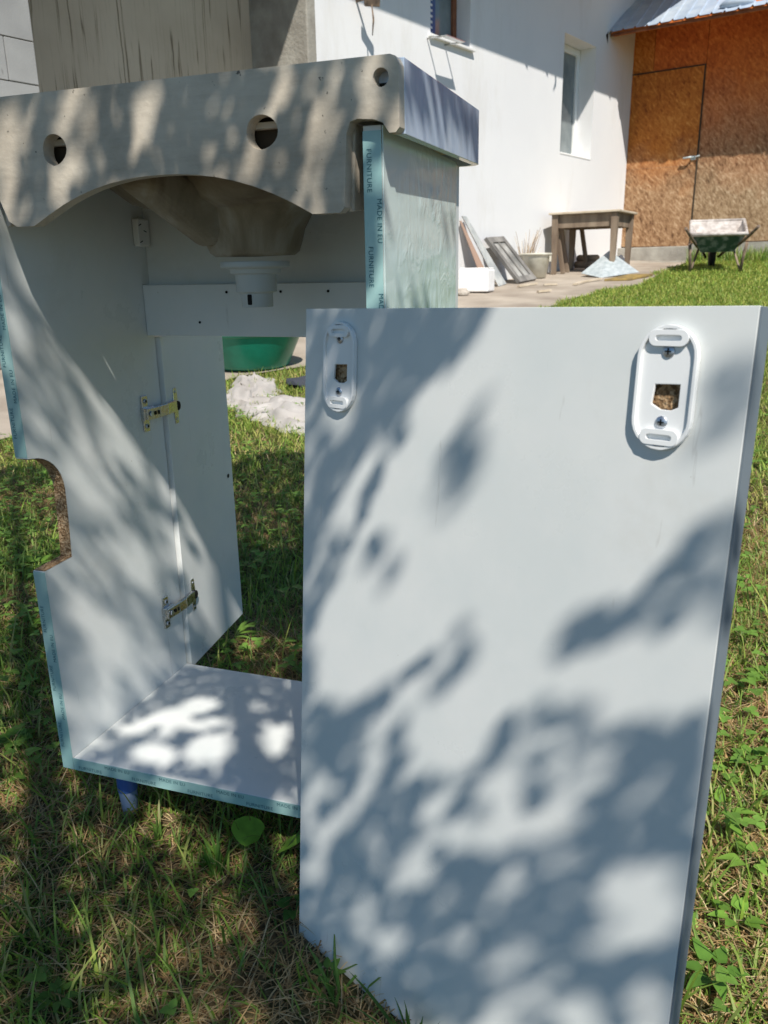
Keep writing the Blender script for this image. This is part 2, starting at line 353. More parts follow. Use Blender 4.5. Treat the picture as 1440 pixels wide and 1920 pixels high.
def grid_sheet(name, xs, ys, zf, m, **kw):
    vs = [(x, y, zf(x, y)) for y in ys for x in xs]; n = len(xs)
    fs = [(j*n+i, j*n+i+1, (j+1)*n+i+1, (j+1)*n+i) for j in range(len(ys)-1) for i in range(n-1)]
    b = MB(); b.add(vs, fs, True); o = b.build(name, m, None, weld=False); tag(o, **kw); return o
def spread(a, b, c, d, n1, n2, n3): return list(np.linspace(a, b, n1)[:-1])+list(np.linspace(b, c, n2)[:-1])+list(np.linspace(c, d, n3))
grid_sheet('ground', spread(-60, -3, 4, 60, 8, 80, 8), spread(-60, -2, 12, 70, 8, 120, 8), gz, SOIL, kind='structure')
# concrete path along the house, slightly proud of the lawn
b = MB(); S_, O_ = np.linspace(-3, 10.5, 60), np.linspace(-.02, 1, 8)
vs = []
for s in S_:
    edge = 1.5+.06*math.sin(s*2.7)+.04*math.sin(s*7.1+1)
    if s > 7.4: edge = 1.5-(s-7.4)*.18
    for o_ in O_:
        p = HP(s, o_*edge, 0); vs.append((p.x, p.y, gz(p.x, p.y)+.014+.006*noise.noise(Vector((p.x*3, p.y*3, 0)))))
fs = [(j*8+i, j*8+i+1, (j+1)*8+i+1, (j+1)*8+i) for j in range(59) for i in range(7)]
b.add(vs, fs, True); tag(b.build('path', PATHM, None, weld=False), kind='structure')
# ------------------------------------------------------------------ white house
house = thing('white_house', 'white rendered house wall with recessed window and grey concrete bay', 'house', tuple(HP(7, 0, .5)))
def hp3(t_in=1): return lambda s, z, t: HP(s, t, z)
wb = MB()
WIN1 = [(8.53, 1.99), (9.35, 1.99), (9.35, 3.22), (8.53, 3.22)]
WIN2 = [(5.98, 2.73), (6.62, 2.73), (6.62, 4.0), (5.98, 4.0)]
wb.plate([[(4.5, -.3), (11.6, -.3), (11.6, 4.5), (4.5, 4.5)], WIN1, WIN2], lambda s, z, t: HP(s, t, z), 0, -.3)
wb.build('wall', PLASTER, house)
# window 1: frame in the reveal
def rect_ring(s0, z0, s1, z1, w): return [[(s0, z0), (s1, z0), (s1, z1), (s0, z1)], [(s0+w, z0+w), (s1-w, z0+w), (s1-w, z1-w), (s0+w, z1-w)]]
fr = MB(); fr.plate(rect_ring(8.532, 1.995, 9.348, 3.215, .075), lambda s, z, t: HP(s, t, z), -.20, -.26)
wf = fr.build('window', PVC, house, bevel=.006)
MB().plate([[(8.60, 2.065), (9.28, 2.065), (9.28, 3.145), (8.60, 3.145)]], lambda s, z, t: HP(s, t, z), -.225, -.235).build('pane', GLASSD, wf)
sl = MB(); sl.plate([[(8.534, 0), (9.346, 0), (9.346, 1), (8.534, 1)]], lambda s, z, t: HP(s, -.198*z+.004, 1.991+t), 0, .012); sl.build('sill', PVC, wf)
# window 2: blue film, brown frame, grey reveal
fr = MB(); fr.plate(rect_ring(5.985, 2.735, 6.615, 3.99, .06), lambda s, z, t: HP(s, t, z), -.15, -.22)
wf2 = fr.build('window', WOODR, house)
MB().plate([[(6.04, 2.79), (6.56, 2.79), (6.56, 3.93), (6.04, 3.93)]], lambda s, z, t: HP(s, t, z), -.175, -.185).build('pane', GLASSD, wf2)
bf = MB(); bf.plate([[(5.988, 2.74), (6.25, 2.74), (6.25, 3.98), (5.988, 3.98)]], lambda s, z, t: HP(s, t, z), -.138, -.146); fo = bf.build('blue_film', BLUEF, wf2)
mk = MB()
for k in range(26):
    z = 2.78+k*.045; mk.plate([[(6.14, z), (6.20, z), (6.20, z+.018), (6.14, z+.018)]], lambda s, zz, t: HP(s, t, zz), -.134, -.138)
mk.build('film_marks', PVC, wf2)
sb = MB(); sb.hexa([HP(5.95, -.13, 2.70), HP(6.66, -.13, 2.70), HP(6.66, .04, 2.692), HP(5.95, .04, 2.692), HP(5.95, -.13, 2.728), HP(6.66, -.13, 2.728), HP(6.66, .04, 2.715), HP(5.95, .04, 2.715)])
sb.build('sill', PVC, wf2, bevel=.004)
# thin metal rack carried by the sill (its outline is the shadow on the wall)
rk = MB(); 
for s in (5.93, 6.20): rk.tube([HP(s, .0, 2.675), HP(s+.005, .19, 2.665)], .007, 6)
rk.beam(HP(5.92, .19, 2.665), HP(6.21, .19, 2.665), .05, .008)
rk.build('bracket', NICKEL, house)
# fascia, soffit and roof over the wall
so_ = MB(); so_.hexa([HP(-1, -.4, 4.30), HP(11.6, -.4, 4.30), HP(11.6, 1.0, 4.29), HP(-1, 1.0, 4.29), HP(-1, -.4, 4.36), HP(11.6, -.4, 4.36), HP(11.6, 1.0, 4.34), HP(-1, 1.0, 4.34)])
so_.build('soffit', WOODL, house)
rf = MB(); rf.hexa([HP(-1, -3.5, 5.9), HP(11.6, -3.5, 5.9), HP(11.6, 1.02, 4.345), HP(-1, 1.02, 4.345), HP(-1, -3.5, 6.0), HP(11.6, -3.5, 6.0), HP(11.6, 1.02, 4.42), HP(-1, 1.02, 4.42)])
rf.build('roof', WOODR, house)
hk = MB(); hk.tube([HP(7.62, .9, 4.29), HP(7.63, .9, 4.06), HP(7.60, .88, 3.96)], [.016, .014, .006], 6); hk.build('hook', RUST, house)
for s in (5.2, 5.75, 6.9, 7.35, 8.3, 9.0):
    e = MB(); e.beam(HP(s, .96, 4.262), HP(s+.03, .98, 4.262), .03, .05); e.build('rafter_end', WOODG, house)
# small floodlight
fl = thing('floodlight', 'small dark floodlight on the white wall, above the ceramic basin', 'lamp', tuple(HP(4.95, 0, 2.72)))
x = MB(); x.box(HP(4.98, .16, 2.74), (.12, .05, .09), Matrix.Rotation(.5, 3, 'Z') @ Matrix.Rotation(.5, 3, 'X')); x.build('lamp_head', RUST, fl, bevel=.006)
x = MB(); x.tube([HP(4.98, -.01, 2.76), HP(4.98, .15, 2.76)], .012, 8); x.tube([HP(4.975, .16, 2.70), HP(4.98, .17, 2.60), HP(5.0, .14, 2.50)], [.005, .008, .004], 6); x.build('bracket', RUST, fl)

# concrete bay left of the white wall
bay = thing('concrete_bay', 'recessed brown concrete wall with dark drip stains behind the basin', 'wall', tuple(HP(3.4, -.6, .2)))
x = MB(); x.plate([[(1.2, -.3), (4.40, -.3), (4.40, 4.25), (1.2, 4.25)]], lambda s, z, t: HP(s, t, z), -.60, -.8); x.build('back_wall', DRIP, bay)
x = MB(); x.plate([[(4.402, -.3), (4.498, -.3), (4.498, 4.25), (4.402, 4.25)]], lambda s, z, t: HP(s, t, z), .006, -.8); x.build('pillar', CONC, bay, bevel=.01)
# wall of aerated blocks
blk = thing('block_wall', 'end of a wall of pale aerated concrete blocks at the left edge', 'wall', tuple(HP(1.6, 0, .1)))
core = MB(); core.plate([[(.3, -.2), (2.20, -.2), (2.20, 3.48), (.3, 3.48)]], lambda s, z, t: HP(s, t, z), -.015, -.20); core.build('mortar_core', CONC, blk)
z = 1.752-.2175*7; row = 0
while z < 3.4:
    ends = [2.212, 2.041, 1.44, .84, .3] if row % 2 == 1 else [2.212, 1.74, 1.14, .54, .3]
    for a_, b_ in zip(ends[:-1], ends[1:]):
        j = random.uniform(-.002, .002); e0 = .0 if a_ == 2.212 else .002
        m_ = MB(); m_.plate([[(b_+.002, z+.002), (a_-e0, z+.002), (a_-e0, z+.2145), (b_+.002, z+.2145)]], lambda s, zz, t: HP(s, t, zz), j, -.215)
        m_.build('block', BLOCKM, blk, bevel=.003, seg=1)
    z += .2175; row += 1

# ------------------------------------------------------------------ shed
shed = thing('board_shed', 'shed clad in stained orange brown strand board with a metal roof', 'shed', tuple(OP(1, 0, .8)))
P3 = lambda s, z, t: OP(s, t, z)
def panel(nm, pts, m_, t0=0, t1=-.02, par=shed, bev=.002): x = MB(); x.plate([pts], P3, t0, t1); return x.build(nm, m_, par, bevel=bev, seg=1)
panel('board', [(.905, 1.02), (3.0, 1.02), (3.0, 3.75), (.905, 3.75)], OSBW)
panel('board', [(3.004, 1.02), (5.2, 1.02), (5.2, 3.75), (3.004, 3.75)], OSBW)
panel('board', [(-.05, 3.105), (.26, 3.105), (.26, 3.75), (-.05, 3.75)], OSBD)
panel('board', [(.264, 3.105), (.901, 3.105), (.901, 3.75), (.264, 3.75)], OSBW)
panel('backing', [(-.1, .6), (5.2, .6), (5.2, 3.8), (-.1, 3.8)], WOODR, -.03, -.05)
x = MB(); x.beam(OP(.897, .004, 1.0), OP(.897, .004, 3.095), .016, .012, up=N2); x.build('door_post_and_gap', HOLLOW_SHADE, shed)  # dark strip drawn for the shade in the gap beside the door
x = MB(); x.beam(OP(-.045, .01, 1.0), OP(-.035, .01, 3.1), .045, .03, up=N2); x.build('door_post_and_gap', mat('dark_red_brown_post', (.10, .04, .025), .8, .2), shed)
x = MB(); x.beam(OP(-.012, .004, 3.098), OP(.905, .004, 3.098), .012, .014, up=N2); x.build('door_head_gap', HOLLOW_SHADE, shed)  # same dark strip for the gap above the door
dr = panel('door', [(-.012, 1.0), (.888, .985), (.888, 3.09), (-.012, 3.09)], OSBD, .006, -.016)
x = MB(); x.beam(OP(.0, .0065, 1.97), OP(.88, .0065, 1.96), .004, .002, up=N2); x.build('joint', OSBW, dr)
x = MB(); x.box(OP(.85, .012, 2.045), (.06, .012, .045), Matrix.Rotation(-A2+math.pi/2, 3, 'Z')); x.tube([OP(.85, .02, 2.045), OP(.83, .07, 2.05), OP(.74, .07, 2.045)], .012, 8); x.tube([OP(.86, .02, 2.05), OP(.93, .05, 2.06)], .009, 6)
x.build('handle', ZINCS, dr)
x = MB(); x.plate([[(-.1, .3), (.93, .3), (.93, .985), (-.1, .985)]], P3, .12, -.1); x.build('plinth', CONC, shed, bevel=.012)
x = MB(); x.plate([[(.932, .3), (5.2, .3), (5.2, 1.01), (.932, 1.01)]], P3, .05, -.1); x.build('plinth', CONC, shed, bevel=.01)
x = MB(); x.plate([[(-.3, .3), (.95, .3), (.95, .80), (-.3, .80)]], P3, .42, .121); x.build('door_step', CONC, shed, bevel=.015)
# roof: eave .8 m out at z 3.43, pitched up and back
RP = math.radians(33)
def RPt(s, l, h=0): return OP(s, .8-l*math.cos(RP)-h*math.sin(RP), 3.44+l*math.sin(RP)+h*math.cos(RP))
x = MB(); x.hexa([RPt(-.03, .03, -.05), RPt(5.2, .03, -.05), RPt(5.2, 2.6, -.05), RPt(-.03, 2.6, -.05), RPt(-.03, .03, -.012), RPt(5.2, .03, -.012), RPt(5.2, 2.6, -.012), RPt(-.03, 2.6, -.012)])
x.build('roof_deck', OSBW, shed)
s = -.06; k = 0
while s < 5.1:
    L = 1.25 if s < .78 else max(.10, 1.25-(s-.78)*3.0)
    w = .142; wob = .010*math.sin(s*6)+(.012 if k % 3 == 0 else 0)
    prof = [(0, 0), (.012, .0), (.020, .022), (.034, .022), (.042, 0), (w-.002, .001)]
    vs = [RPt(s+a_, -.01-wob, h+.002) for a_, h in prof]+[RPt(s+a_, L, h+.002) for a_, h in prof]
    n_ = len(prof); vs2 = [RPt(s+a_, -.01-wob, h-.004) for a_, h in prof]+[RPt(s+a_, L, h-.004) for a_, h in prof]
    x = MB(); fs = [(i, i+1, n_+i+1, n_+i) for i in range(n_-1)]
    x.add(vs+vs2, fs+[tuple(2*n_+q for q in reversed(t)) for t in fs]+[(i, 2*n_+i, 2*n_+i+1, i+1) for i in range(n_-1)]+[(n_+i+1, 3*n_+i+1, 3*n_+i, n_+i) for i in range(n_-1)])
    x.build('roof_panel', ROOFM, shed); s += w; k += 1
x = MB(); x.hexa([OP(-.05, .78, 3.392), OP(5.2, .78, 3.392), OP(5.2, .755, 3.392), OP(-.05, .755, 3.392), OP(-.05, .78, 3.428), OP(5.2, .78, 3.428), OP(5.2, .755, 3.428), OP(-.05, .755, 3.428)]); x.build('fascia', WOODR, shed)
x = MB(); x.hexa([OP(-.02, .754, 3.385), OP(5.2, .754, 3.385), OP(5.2, .0, 3.62), OP(-.02, 0, 3.62), OP(-.02, .754, 3.40), OP(5.2, .754, 3.40), OP(5.2, .0, 3.635), OP(-.02, 0, 3.635)]); x.build('soffit', OSBW, shed)
x = MB(); x.beam(OP(-.085, .83, 3.34), OP(-.085, .30, 3.72), .03, .13); x.build('barge_board', DARK, shed)
rl = thing('foil_roll', 'small crumpled pale roll lying on the shed roof edge', 'roll', tuple(OP(1.33, .70, 3.50)))
x = MB(); x.tube([OP(1.17, .74, 3.50), OP(1.22, .74, 3.515), OP(1.30, .74, 3.52), OP(1.40, .73, 3.515), OP(1.47, .72, 3.51), OP(1.52, .72, 3.50)], [.015, .04, .05, .045, .05, .02], 10); x.build('roll', ROOFM, rl)

# ------------------------------------------------------------------ things along the wall
def G3(s, off, h=0): p = HP(s, off, 0); return Vector((p.x, p.y, gz(p.x, p.y)+.016+h))
# leaning grey board
lb = thing('leaning_board', 'narrow grey cement board leaning upright against the white wall', 'board', tuple(G3(6.75, .1)))
x = MB()
a0, a1 = G3(6.72, .30), G3(6.98, .24); t0, t1 = HP(6.44, .04, 1.235), HP(6.53, .03, 1.235)
th = UH*-.012+NH*.02
x.hexa([a0, a1, t1, t0, a0+th, a1+th, t1+th, t0+th]); x.build('board', GREYB, lb, bevel=.002)
x = MB(); a0, a1 = G3(6.60, .22), G3(6.72, .24); t0, t1 = HP(6.42, .03, 1.19), HP(6.45, .03, 1.19); x.hexa([a0, a1, t1, t0, a0+th*.6, a1+th*.6, t1+th*.6, t0+th*.6]); x.build('backing_strip', mat('pinkish_board_edge', (.38, .26, .20), .9, .2), lb)
# old wooden frame with grey mesh
of = thing('old_window_frame', 'weathered grey wooden frame with panes leaning on the wall', 'window frame', tuple(G3(7.3, .2)))
A_, B_ = G3(7.02, .36), G3(7.42, .34); Ct, Dt = HP(7.20, .05, 1.05), HP(6.82, .07, 1.03)
def FP(u, v_, t): 
    p = (A_*(1-u)+B_*u)*(1-v_)+(Dt*(1-u)+Ct*u)*v_; n_ = (B_-A_).cross(Dt-A_).normalized(); return p+n_*t
x = MB(); x.plate([[(0, 0), (1, 0), (1, 1), (0, 1)], [(.16, .12), (.84, .12), (.84, .88), (.16, .88)]], FP, .03, -.01); x.build('frame', GREYW, of, bevel=.003)
x = MB(); x.plate([[(.16, .12), (.84, .12), (.84, .88), (.16, .88)]], FP, .012, .006); x.build('pane', mat('dusty_glass', (.33, .33, .31), .3, .5, build=varied((.20, .20, .19), (.48, .47, .44), 6)), of)
x = MB(); x.plate([[(.47, .12), (.53, .12), (.53, .88), (.47, .88)]], FP, .024, .010); x.build('glazing_bar', GREYW, of)
# cream pail
pc = G3(7.68, .20); pail = thing('cream_pail', 'cream plastic pail standing between wooden frame and table', 'bucket', tuple(pc))
x = MB(); x.lathe([(.115, 0), (.155, .22), (.165, .235), (.175, .235), (.175, .255), (.163, .258), (.150, .235), (.11, .012), (.0005, .012)], pc+Vector((0, 0, .002)), n=28, cap=False); x.lathe([(.0005, .0), (.115, 0)], pc+Vector((0, 0, .002)), n=28, cap=False)
x.build('pail_body', CREAM, pail)
for k in range(2):
    x = MB(); x.box(pc+Vector((.165*(-1)**k, -.05, .2)), (.02, .03, .06)); x.build('lug', CREAM, pail)
tb = thing('twig_bundle', 'bundle of dry twigs standing behind the cream pail', 'twigs', tuple(G3(7.75, .08)))
for k in range(26):
    s0 = 7.72+random.uniform(-.08, .1); o0 = random.uniform(.02, .06); ln = random.uniform(.30, .52); dx = random.uniform(-.25, .3)
    x = MB(); x.tube([G3(s0, o0), G3(s0+dx*.4, o0+.02, ln*.5), G3(s0+dx, o0+random.uniform(0, .05), ln)], [.005, .004, .002], 5); x.build('twig', TWIGM if k % 3 else WOODL, tb)
# styrofoam box
fc = G3(6.20, .38); fb = thing('foam_box', 'white foam block on the path in front of the grey board', 'box', tuple(fc))
x = MB(); x.box(fc+Vector((0, 0, .105)), (.29, .22, .20), Matrix.Rotation(-.1, 3, 'Z')); x.build('box', FOAM, fb, bevel=.012)
x = MB(); x.box(fc+Vector((0, 0, .214)), (.27, .20, .016), Matrix.Rotation(-.1, 3, 'Z')); x.build('lid', FOAM, fb, bevel=.005)
# table
tr_ = math.radians(-20)+.12
tc0 = G3(8.52, .46); tz = 1.33
table = thing('wooden_table', 'old weathered wooden table with pale top beside the shed door', 'table', tuple(tc0), tr_)
Rt = Matrix.Rotation(tr_, 3, 'Z')
def TP(x_, y_, z_): v_ = Rt @ Vector((x_, y_, 0)); return Vector((tc0.x+v_.x, tc0.y+v_.y, z_))
x = MB(); x.hexa([TP(-.40, -.36, tz-.022), TP(.40, -.36, tz-.022), TP(.40, .36, tz-.022), TP(-.40, .36, tz-.022), TP(-.40, -.36, tz), TP(.40, -.36, tz), TP(.40, .36, tz), TP(-.40, .36, tz)]); x.build('tabletop', WOODL, table, bevel=.004)
for (ax_, ay_), (bx_, by_) in (((-.31, -.29), (.31, -.29)), ((-.31, .29), (.31, .29)), ((-.33, -.27), (-.33, .27)), ((.33, -.27), (.33, .27))):
    x = MB(); x.beam(TP(ax_, ay_, tz-.095), TP(bx_, by_, tz-.095), .022, .14); x.build('apron', WOODG, table, bevel=.002)
for sx in (-1, 1):
    for sy in (-1, 1):
        p = TP(sx*.335, sy*.295, 0); x = MB(); gzp = gz(p.x, p.y)+.012
        q = lambda h_, w_: [Vector((p.x, p.y, h_))+Rt @ Vector((a_*w_, b_*w_, 0)) for a_, b_ in ((-1, -1), (1, -1), (1, 1), (-1, 1))]
        x.hexa(q(gzp, .024)+q(tz-.023, .036)); x.build('leg', WOODG, table, bevel=.003)
# stool-like slats stored under the table
for k, (s, o_) in enumerate(((8.25, .25), (8.42, .22), (8.78, .3))):
    pl = thing('plank', ['thin upright plank nearest the pail under the table', 'upright plank in the middle under the table', 'dark upright plank under the table near the shed door'][k], 'plank', tuple(G3(s, o_)))
    x = MB(); x.beam(G3(s, o_), G3(s+.02, o_-.12, .52), .05, .02, up=UH); x.build('board', WOODG, pl)
# galvanised sheet leaning at the table
ms = thing('metal_sheet', 'pale triangular metal sheet leaning on the table legs', 'metal sheet', tuple(G3(8.2, .9)))
x = MB(); c0, c1, c2, c3 = G3(7.98, .60, .035), G3(7.92, .86, -.002), G3(8.22, 1.16, .03), G3(8.42, .72, .24)
nn = (c1-c0).cross(c3-c0).normalized()*.004
mid = (c0+c2)/2-Vector((0, 0, .0))
x.add([c0, c1, c2, c3, c0+nn, c1+nn, c2+nn, c3+nn], [(0, 1, 3), (1, 2, 3), (4, 7, 5), (5, 7, 6), (0, 4, 5, 1), (1, 5, 6, 2), (2, 6, 7, 3), (3, 7, 4, 0)]); x.build('sheet', ZINCS, ms)
# ochre board on the ground
ob = thing('ochre_board', 'ochre stained board lying on the path in front of the metal sheet', 'board', tuple(G3(7.9, 1.15)))
x = MB(); x.hexa([G3(7.55, 1.06, .0), G3(7.66, 1.30, .0), G3(8.15, 1.34, .0), G3(8.08, 1.10, .0), G3(7.55, 1.06, .02), G3(7.66, 1.30, .02), G3(8.15, 1.34, .024), G3(8.08, 1.10, .024)]); x.build('board', OCHRE, ob, bevel=.004)
# wood splinters
for k, (s, o_, a_, L) in enumerate(((6.7, .55, .3, .30), (6.9, .72, 1.2, .22), (7.35, .95, .1, .34), (7.0, 1.0, -.3, .40), (6.35, .95, .8, .18))):
    lab = ['splinter of wood beside the foam box', 'short stick lying by the foot of the old frame', 'thin pale lath on the path before the table', 'long pale lath lying near the grass edge', 'stub of wood lying nearest the cabinet on the path'][k]
    st = thing('wood_scrap', lab, 'wood scrap', tuple(G3(s, o_)), group='wood scraps on the path')
    x = MB(); x.beam(G3(s, o_, .012), G3(s+L*math.cos(a_), o_+L*math.sin(a_)*.5, .012), .035, .018); x.build('stick', WOODL, st)
# rubble, brick and firewood at the corner
rc = thing('stone', 'pale lump of rubble on the path by the door step', 'stone', tuple(G3(9.0, .62)))
def rock(c, r_, sq, m_, nm, par, seed):
    bm = bmesh.new(); bmesh.ops.create_icosphere(bm, subdivisions=2, radius=1); vs = []
    for v_ in bm.verts:
        q_ = v_.co*(1+.35*noise.noise(v_.co*1.6+Vector((seed, 0, 0)))); vs.append(Vector(c)+Vector((q_.x*r_, q_.y*r_*.8, max(q_.z, -.55)*r_*sq)))
    fs = [tuple(v_.index for v_ in f_.verts) for f_ in bm.faces]; bm.free()
    x = MB(); x.add(vs, fs); return x.build(nm, m_, par)
rock(G3(9.0, .62, .05), .10, 1.0, FOAM, 'lump', rc, 1)
for k, (s, o_, r_) in enumerate(((8.95, .35, .07), (8.75, .42, .055), (9.1, .45, .06))):
    rr_ = thing('brick_piece', ['broken brick under the table, nearest the shed', 'broken brick under the table, nearest the pail', 'broken brick beside the pale rubble lump'][k], 'brick', tuple(G3(s, o_)), group='broken bricks under the table')
    rock(G3(s, o_, r_*.5), r_, .8, BRICKM, 'brick', rr_, 3+k)
for k in range(2):
    s = 8.85+k*.06; fw = thing('firewood_log', ['split log under the table, closer to the wall corner', 'split log under the table, closer to the pail', 'split log under the table, topmost', 'split log under the table, closest to the shed', 'split log leaning under the table'][k], 'log', tuple(G3(s, .15)), group='split logs under the table')
    x = MB(); h_ = .05+.07*(k % 3); x.tube([G3(s, .12, h_), G3(s-.08, .40, h_+.01)], .042, 7); x.build('log', WOODG, fw)
# rubble at the left end near the cabinet
for k, (s, o_, r_) in enumerate(((1.55, 1.25, .10), (1.95, 1.2, .07), (1.3, 1.4, .06), (5.9, .42, .06))):
    rr_ = thing('stone', ['big pale stone on the path left of the cabinet', 'smaller stone on the path behind the cabinet', 'small stone at the grass edge left of the cabinet', 'brown stone beside the foam box'][k], 'stone', tuple(G3(s, o_)))
    rock(G3(s, o_, r_*.4), r_, .7, STONEM, 'stone', rr_, 9+k)

# ------------------------------------------------------------------ wheelbarrow
wx, wy = 1.24, 9.05; wg = gz(wx, 8.85)
wb_ = thing('wheelbarrow', 'dark green wheelbarrow crusted with cement standing on the grass', 'wheelbarrow', (wx, wy, wg))
top = [(-.27, -.32, 1.045), (.27, -.32, 1.045), (.29, .42, 1.215), (-.27, .42, 1.215)]; bot = [(-.16, -.20, .87), (.17, -.20, .87), (.15, .25, .95), (-.14, .25, .95)]
tp = [Vector((wx+a_, wy+b_, c_)) for a_, b_, c_ in top]; bt = [Vector((wx+a_, wy+b_, c_)) for a_, b_, c_ in bot]
x = MB(); x.add(bt+tp, [(3, 2, 1, 0), (0, 1, 5, 4), (1, 2, 6, 5), (2, 3, 7, 6), (3, 0, 4, 7)])
x.m = 1; ti = [p+Vector((0, 0, .004)) for p in bt]; tti = [p for p in tp]
ins = [bt[i]+(Vector((wx, wy+.02, 1.0))-bt[i])*.10 for i in range(4)]; tin = [tp[i]+(Vector((wx, wy+.02, 1.1))-tp[i])*.03 for i in range(4)]
x.add(ins+tin, [(0, 1, 2, 3), (4, 5, 1, 0), (5, 6, 2, 1), (6, 7, 3, 2), (7, 4, 0, 3)]); x.add(tp+tin, [(0, 1, 5, 4), (1, 2, 6, 5), (2, 3, 7, 6), (3, 0, 4, 7)])
tray = x.build('tray', [BARROWG, CRUST], wb_, bevel=.012)
x = MB(); x.tube(tp+[tp[0]], .020, 8); x.build('rim', CRUST, tray)
for sx in (-1, 1):
    hx = wx+sx*.20
    x = MB(); x.tube([(wx+sx*.07, wy+.62, .83), (wx+sx*.14, wy+.2, .92), (hx, wy-.2, .93), (hx+sx*.08, wy-.50, 1.02), (hx+sx*.14, wy-.68, 1.10)], .015, 8); x.build('handle', RUST, wb_)
    x = MB(); x.tube([(hx+sx*.08, wy-.34, .955), (hx+sx*.06, wy-.26, .8), (hx+sx*.05, wy-.22, gz(hx, wy-.22)-.005)], .016, 8); x.build('leg', RUST, wb_)
    x = MB(); x.tube([(hx-sx*.03, wy+.02, .93), (hx+sx*.01, wy-.1, .8), (hx+sx*.04, wy-.215, gz(hx, wy-.2)+.05)], .012, 8); x.build('brace', WOODG, wb_)
x = MB(); x.lathe([(.09, -.03), (.15, -.035), (.17, -.02), (.17, .02), (.15, .035), (.09, .03)], (wx, wy+.60, gz(wx, wy+.6)+.165), ax=(1, 0, 0), n=24); wh = x.build('wheel', RUBBER, wb_)
x = MB(); x.lathe([(.02, -.045), (.088, -.02), (.088, .02), (.02, .045)], (wx, wy+.60, gz(wx, wy+.6)+.165), ax=(1, 0, 0), n=20); x.build('rim', RUST, wh)

# ------------------------------------------------------------------ green tub and white cloth
tx, ty = -1.355, 3.14; tg = gz(tx, ty)+.01
tub = thing('green_tub', 'round green plastic tub standing at the edge of the grass', 'tub', (tx, ty, tg))
x = MB(); x.lathe([(.0005, .004), (.185, .004), (.20, .018), (.268, .168), (.275, .178), (.288, .180), (.290, .192), (.284, .198), (.268, .198), (.258, .185), (.19, .022), (.0005, .015)], (tx, ty, tg), n=56, cap=False); x.build('tub_body', GREENT, tub)
cl = thing('white_cloth', 'crumpled off white cloth lying on sunlit grass by the tub', 'cloth', (-.85, 2.3, gz(-.85, 2.3)))
pts = [(-1.17, 2.80, .08), (-1.10, 2.66, .11), (-1.02, 2.50, .12), (-.96, 2.34, .10), (-.86, 2.28, .13), (-.74, 2.22, .15), (-.62, 2.14, .15), (-.45, 2.05, .16), (-.2, 1.98, .15)]
nu = 120; nv = 26; vs = []
for i in range(nu):
    t = i/(nu-1)*(len(pts)-1); k = min(int(t), len(pts)-2); fr_ = t-k
    a_, b_ = pts[k], pts[k+1]; cx, cy, w_ = [a_[j]*(1-fr_)+b_[j]*fr_ for j in range(3)]
    tx_, ty_ = b_[0]-a_[0], b_[1]-a_[1]; L = math.hypot(tx_, ty_); nx_, ny_ = -ty_/L, tx_/L
    for j in range(nv):
        u_ = j/(nv-1)*2-1; e_ = 1+.35*noise.noise(Vector((i*.09, j*.02, 3)))
        px_, py_ = cx+nx_*u_*w_*e_+.03*noise.noise(Vector((i*.13, j*.15, 9))), cy+ny_*u_*w_*e_+.03*noise.noise(Vector((i*.13, j*.15, 19)))
        r1 = 1-abs(noise.noise(Vector((i*.026+u_*.5, u_*1.7, 0))))*3.0; r2 = 1-abs(noise.noise(Vector((i*.045-u_*.9, u_*1.2, 7))))*3.0
        h_ = 0.008+.016*(1-u_*u_)+.030*max(r1, 0)**1.5*(1-u_**4)+.016*max(r2, 0)**2*(1-u_**4)+.001*noise.noise(Vector((i*.3, u_*5, 5)))
        if abs(u_) > .93: h_ = .004
        vs.append((px_, py_, gz(px_, py_)+max(h_, .004)))
fs = [(i*nv+j, i*nv+j+1, (i+1)*nv+j+1, (i+1)*nv+j) for i in range(nu-1) for j in range(nv-1)]
x = MB(); x.add(vs, fs, True); x.build('cloth', CLOTHM, cl, weld=False)
rg = thing('dark_rag', 'small crumpled charcoal rag on the grass behind the white cloth', 'rag', (-.93, 2.84, gz(-.93, 2.84)))
rock((-.86, 2.72, gz(-.86, 2.72)+.02), .09, .35, CHARC, 'rag', rg, 31)
# ------------------------------------------------------------------ vanity cabinet (seen from its open back)
W_, D_, T_, ZB, ZT = .465, .277, .018, .09, .843
cab = thing('vanity_cabinet', 'white open backed bathroom cabinet with teal edge film carrying the washbasin', 'cabinet', (W_/2, D_/2, 0))
notch = []
for k in range(9):
    a = math.radians(90-k*11.25); notch.append((.006+.050*math.cos(a)-.000, .463+.050*math.sin(a)))
arc = [(0, .515)]+[(max(p[0], .002), p[1]) for p in notch[1:]]
left = [(0, ZB), (0, .372), (.050, .374), (.0535, .425)]+list(reversed([(p[0]-.001, p[1]) for p in notch[1:]]))+[(0, .514), (0, ZT), (D_, ZT), (D_, ZB)]
def XP(x0): return lambda y, z, t: Vector((x0+t, y, z))
nwall = MB(); nwall.plate([left], XP(0), .0005, T_)
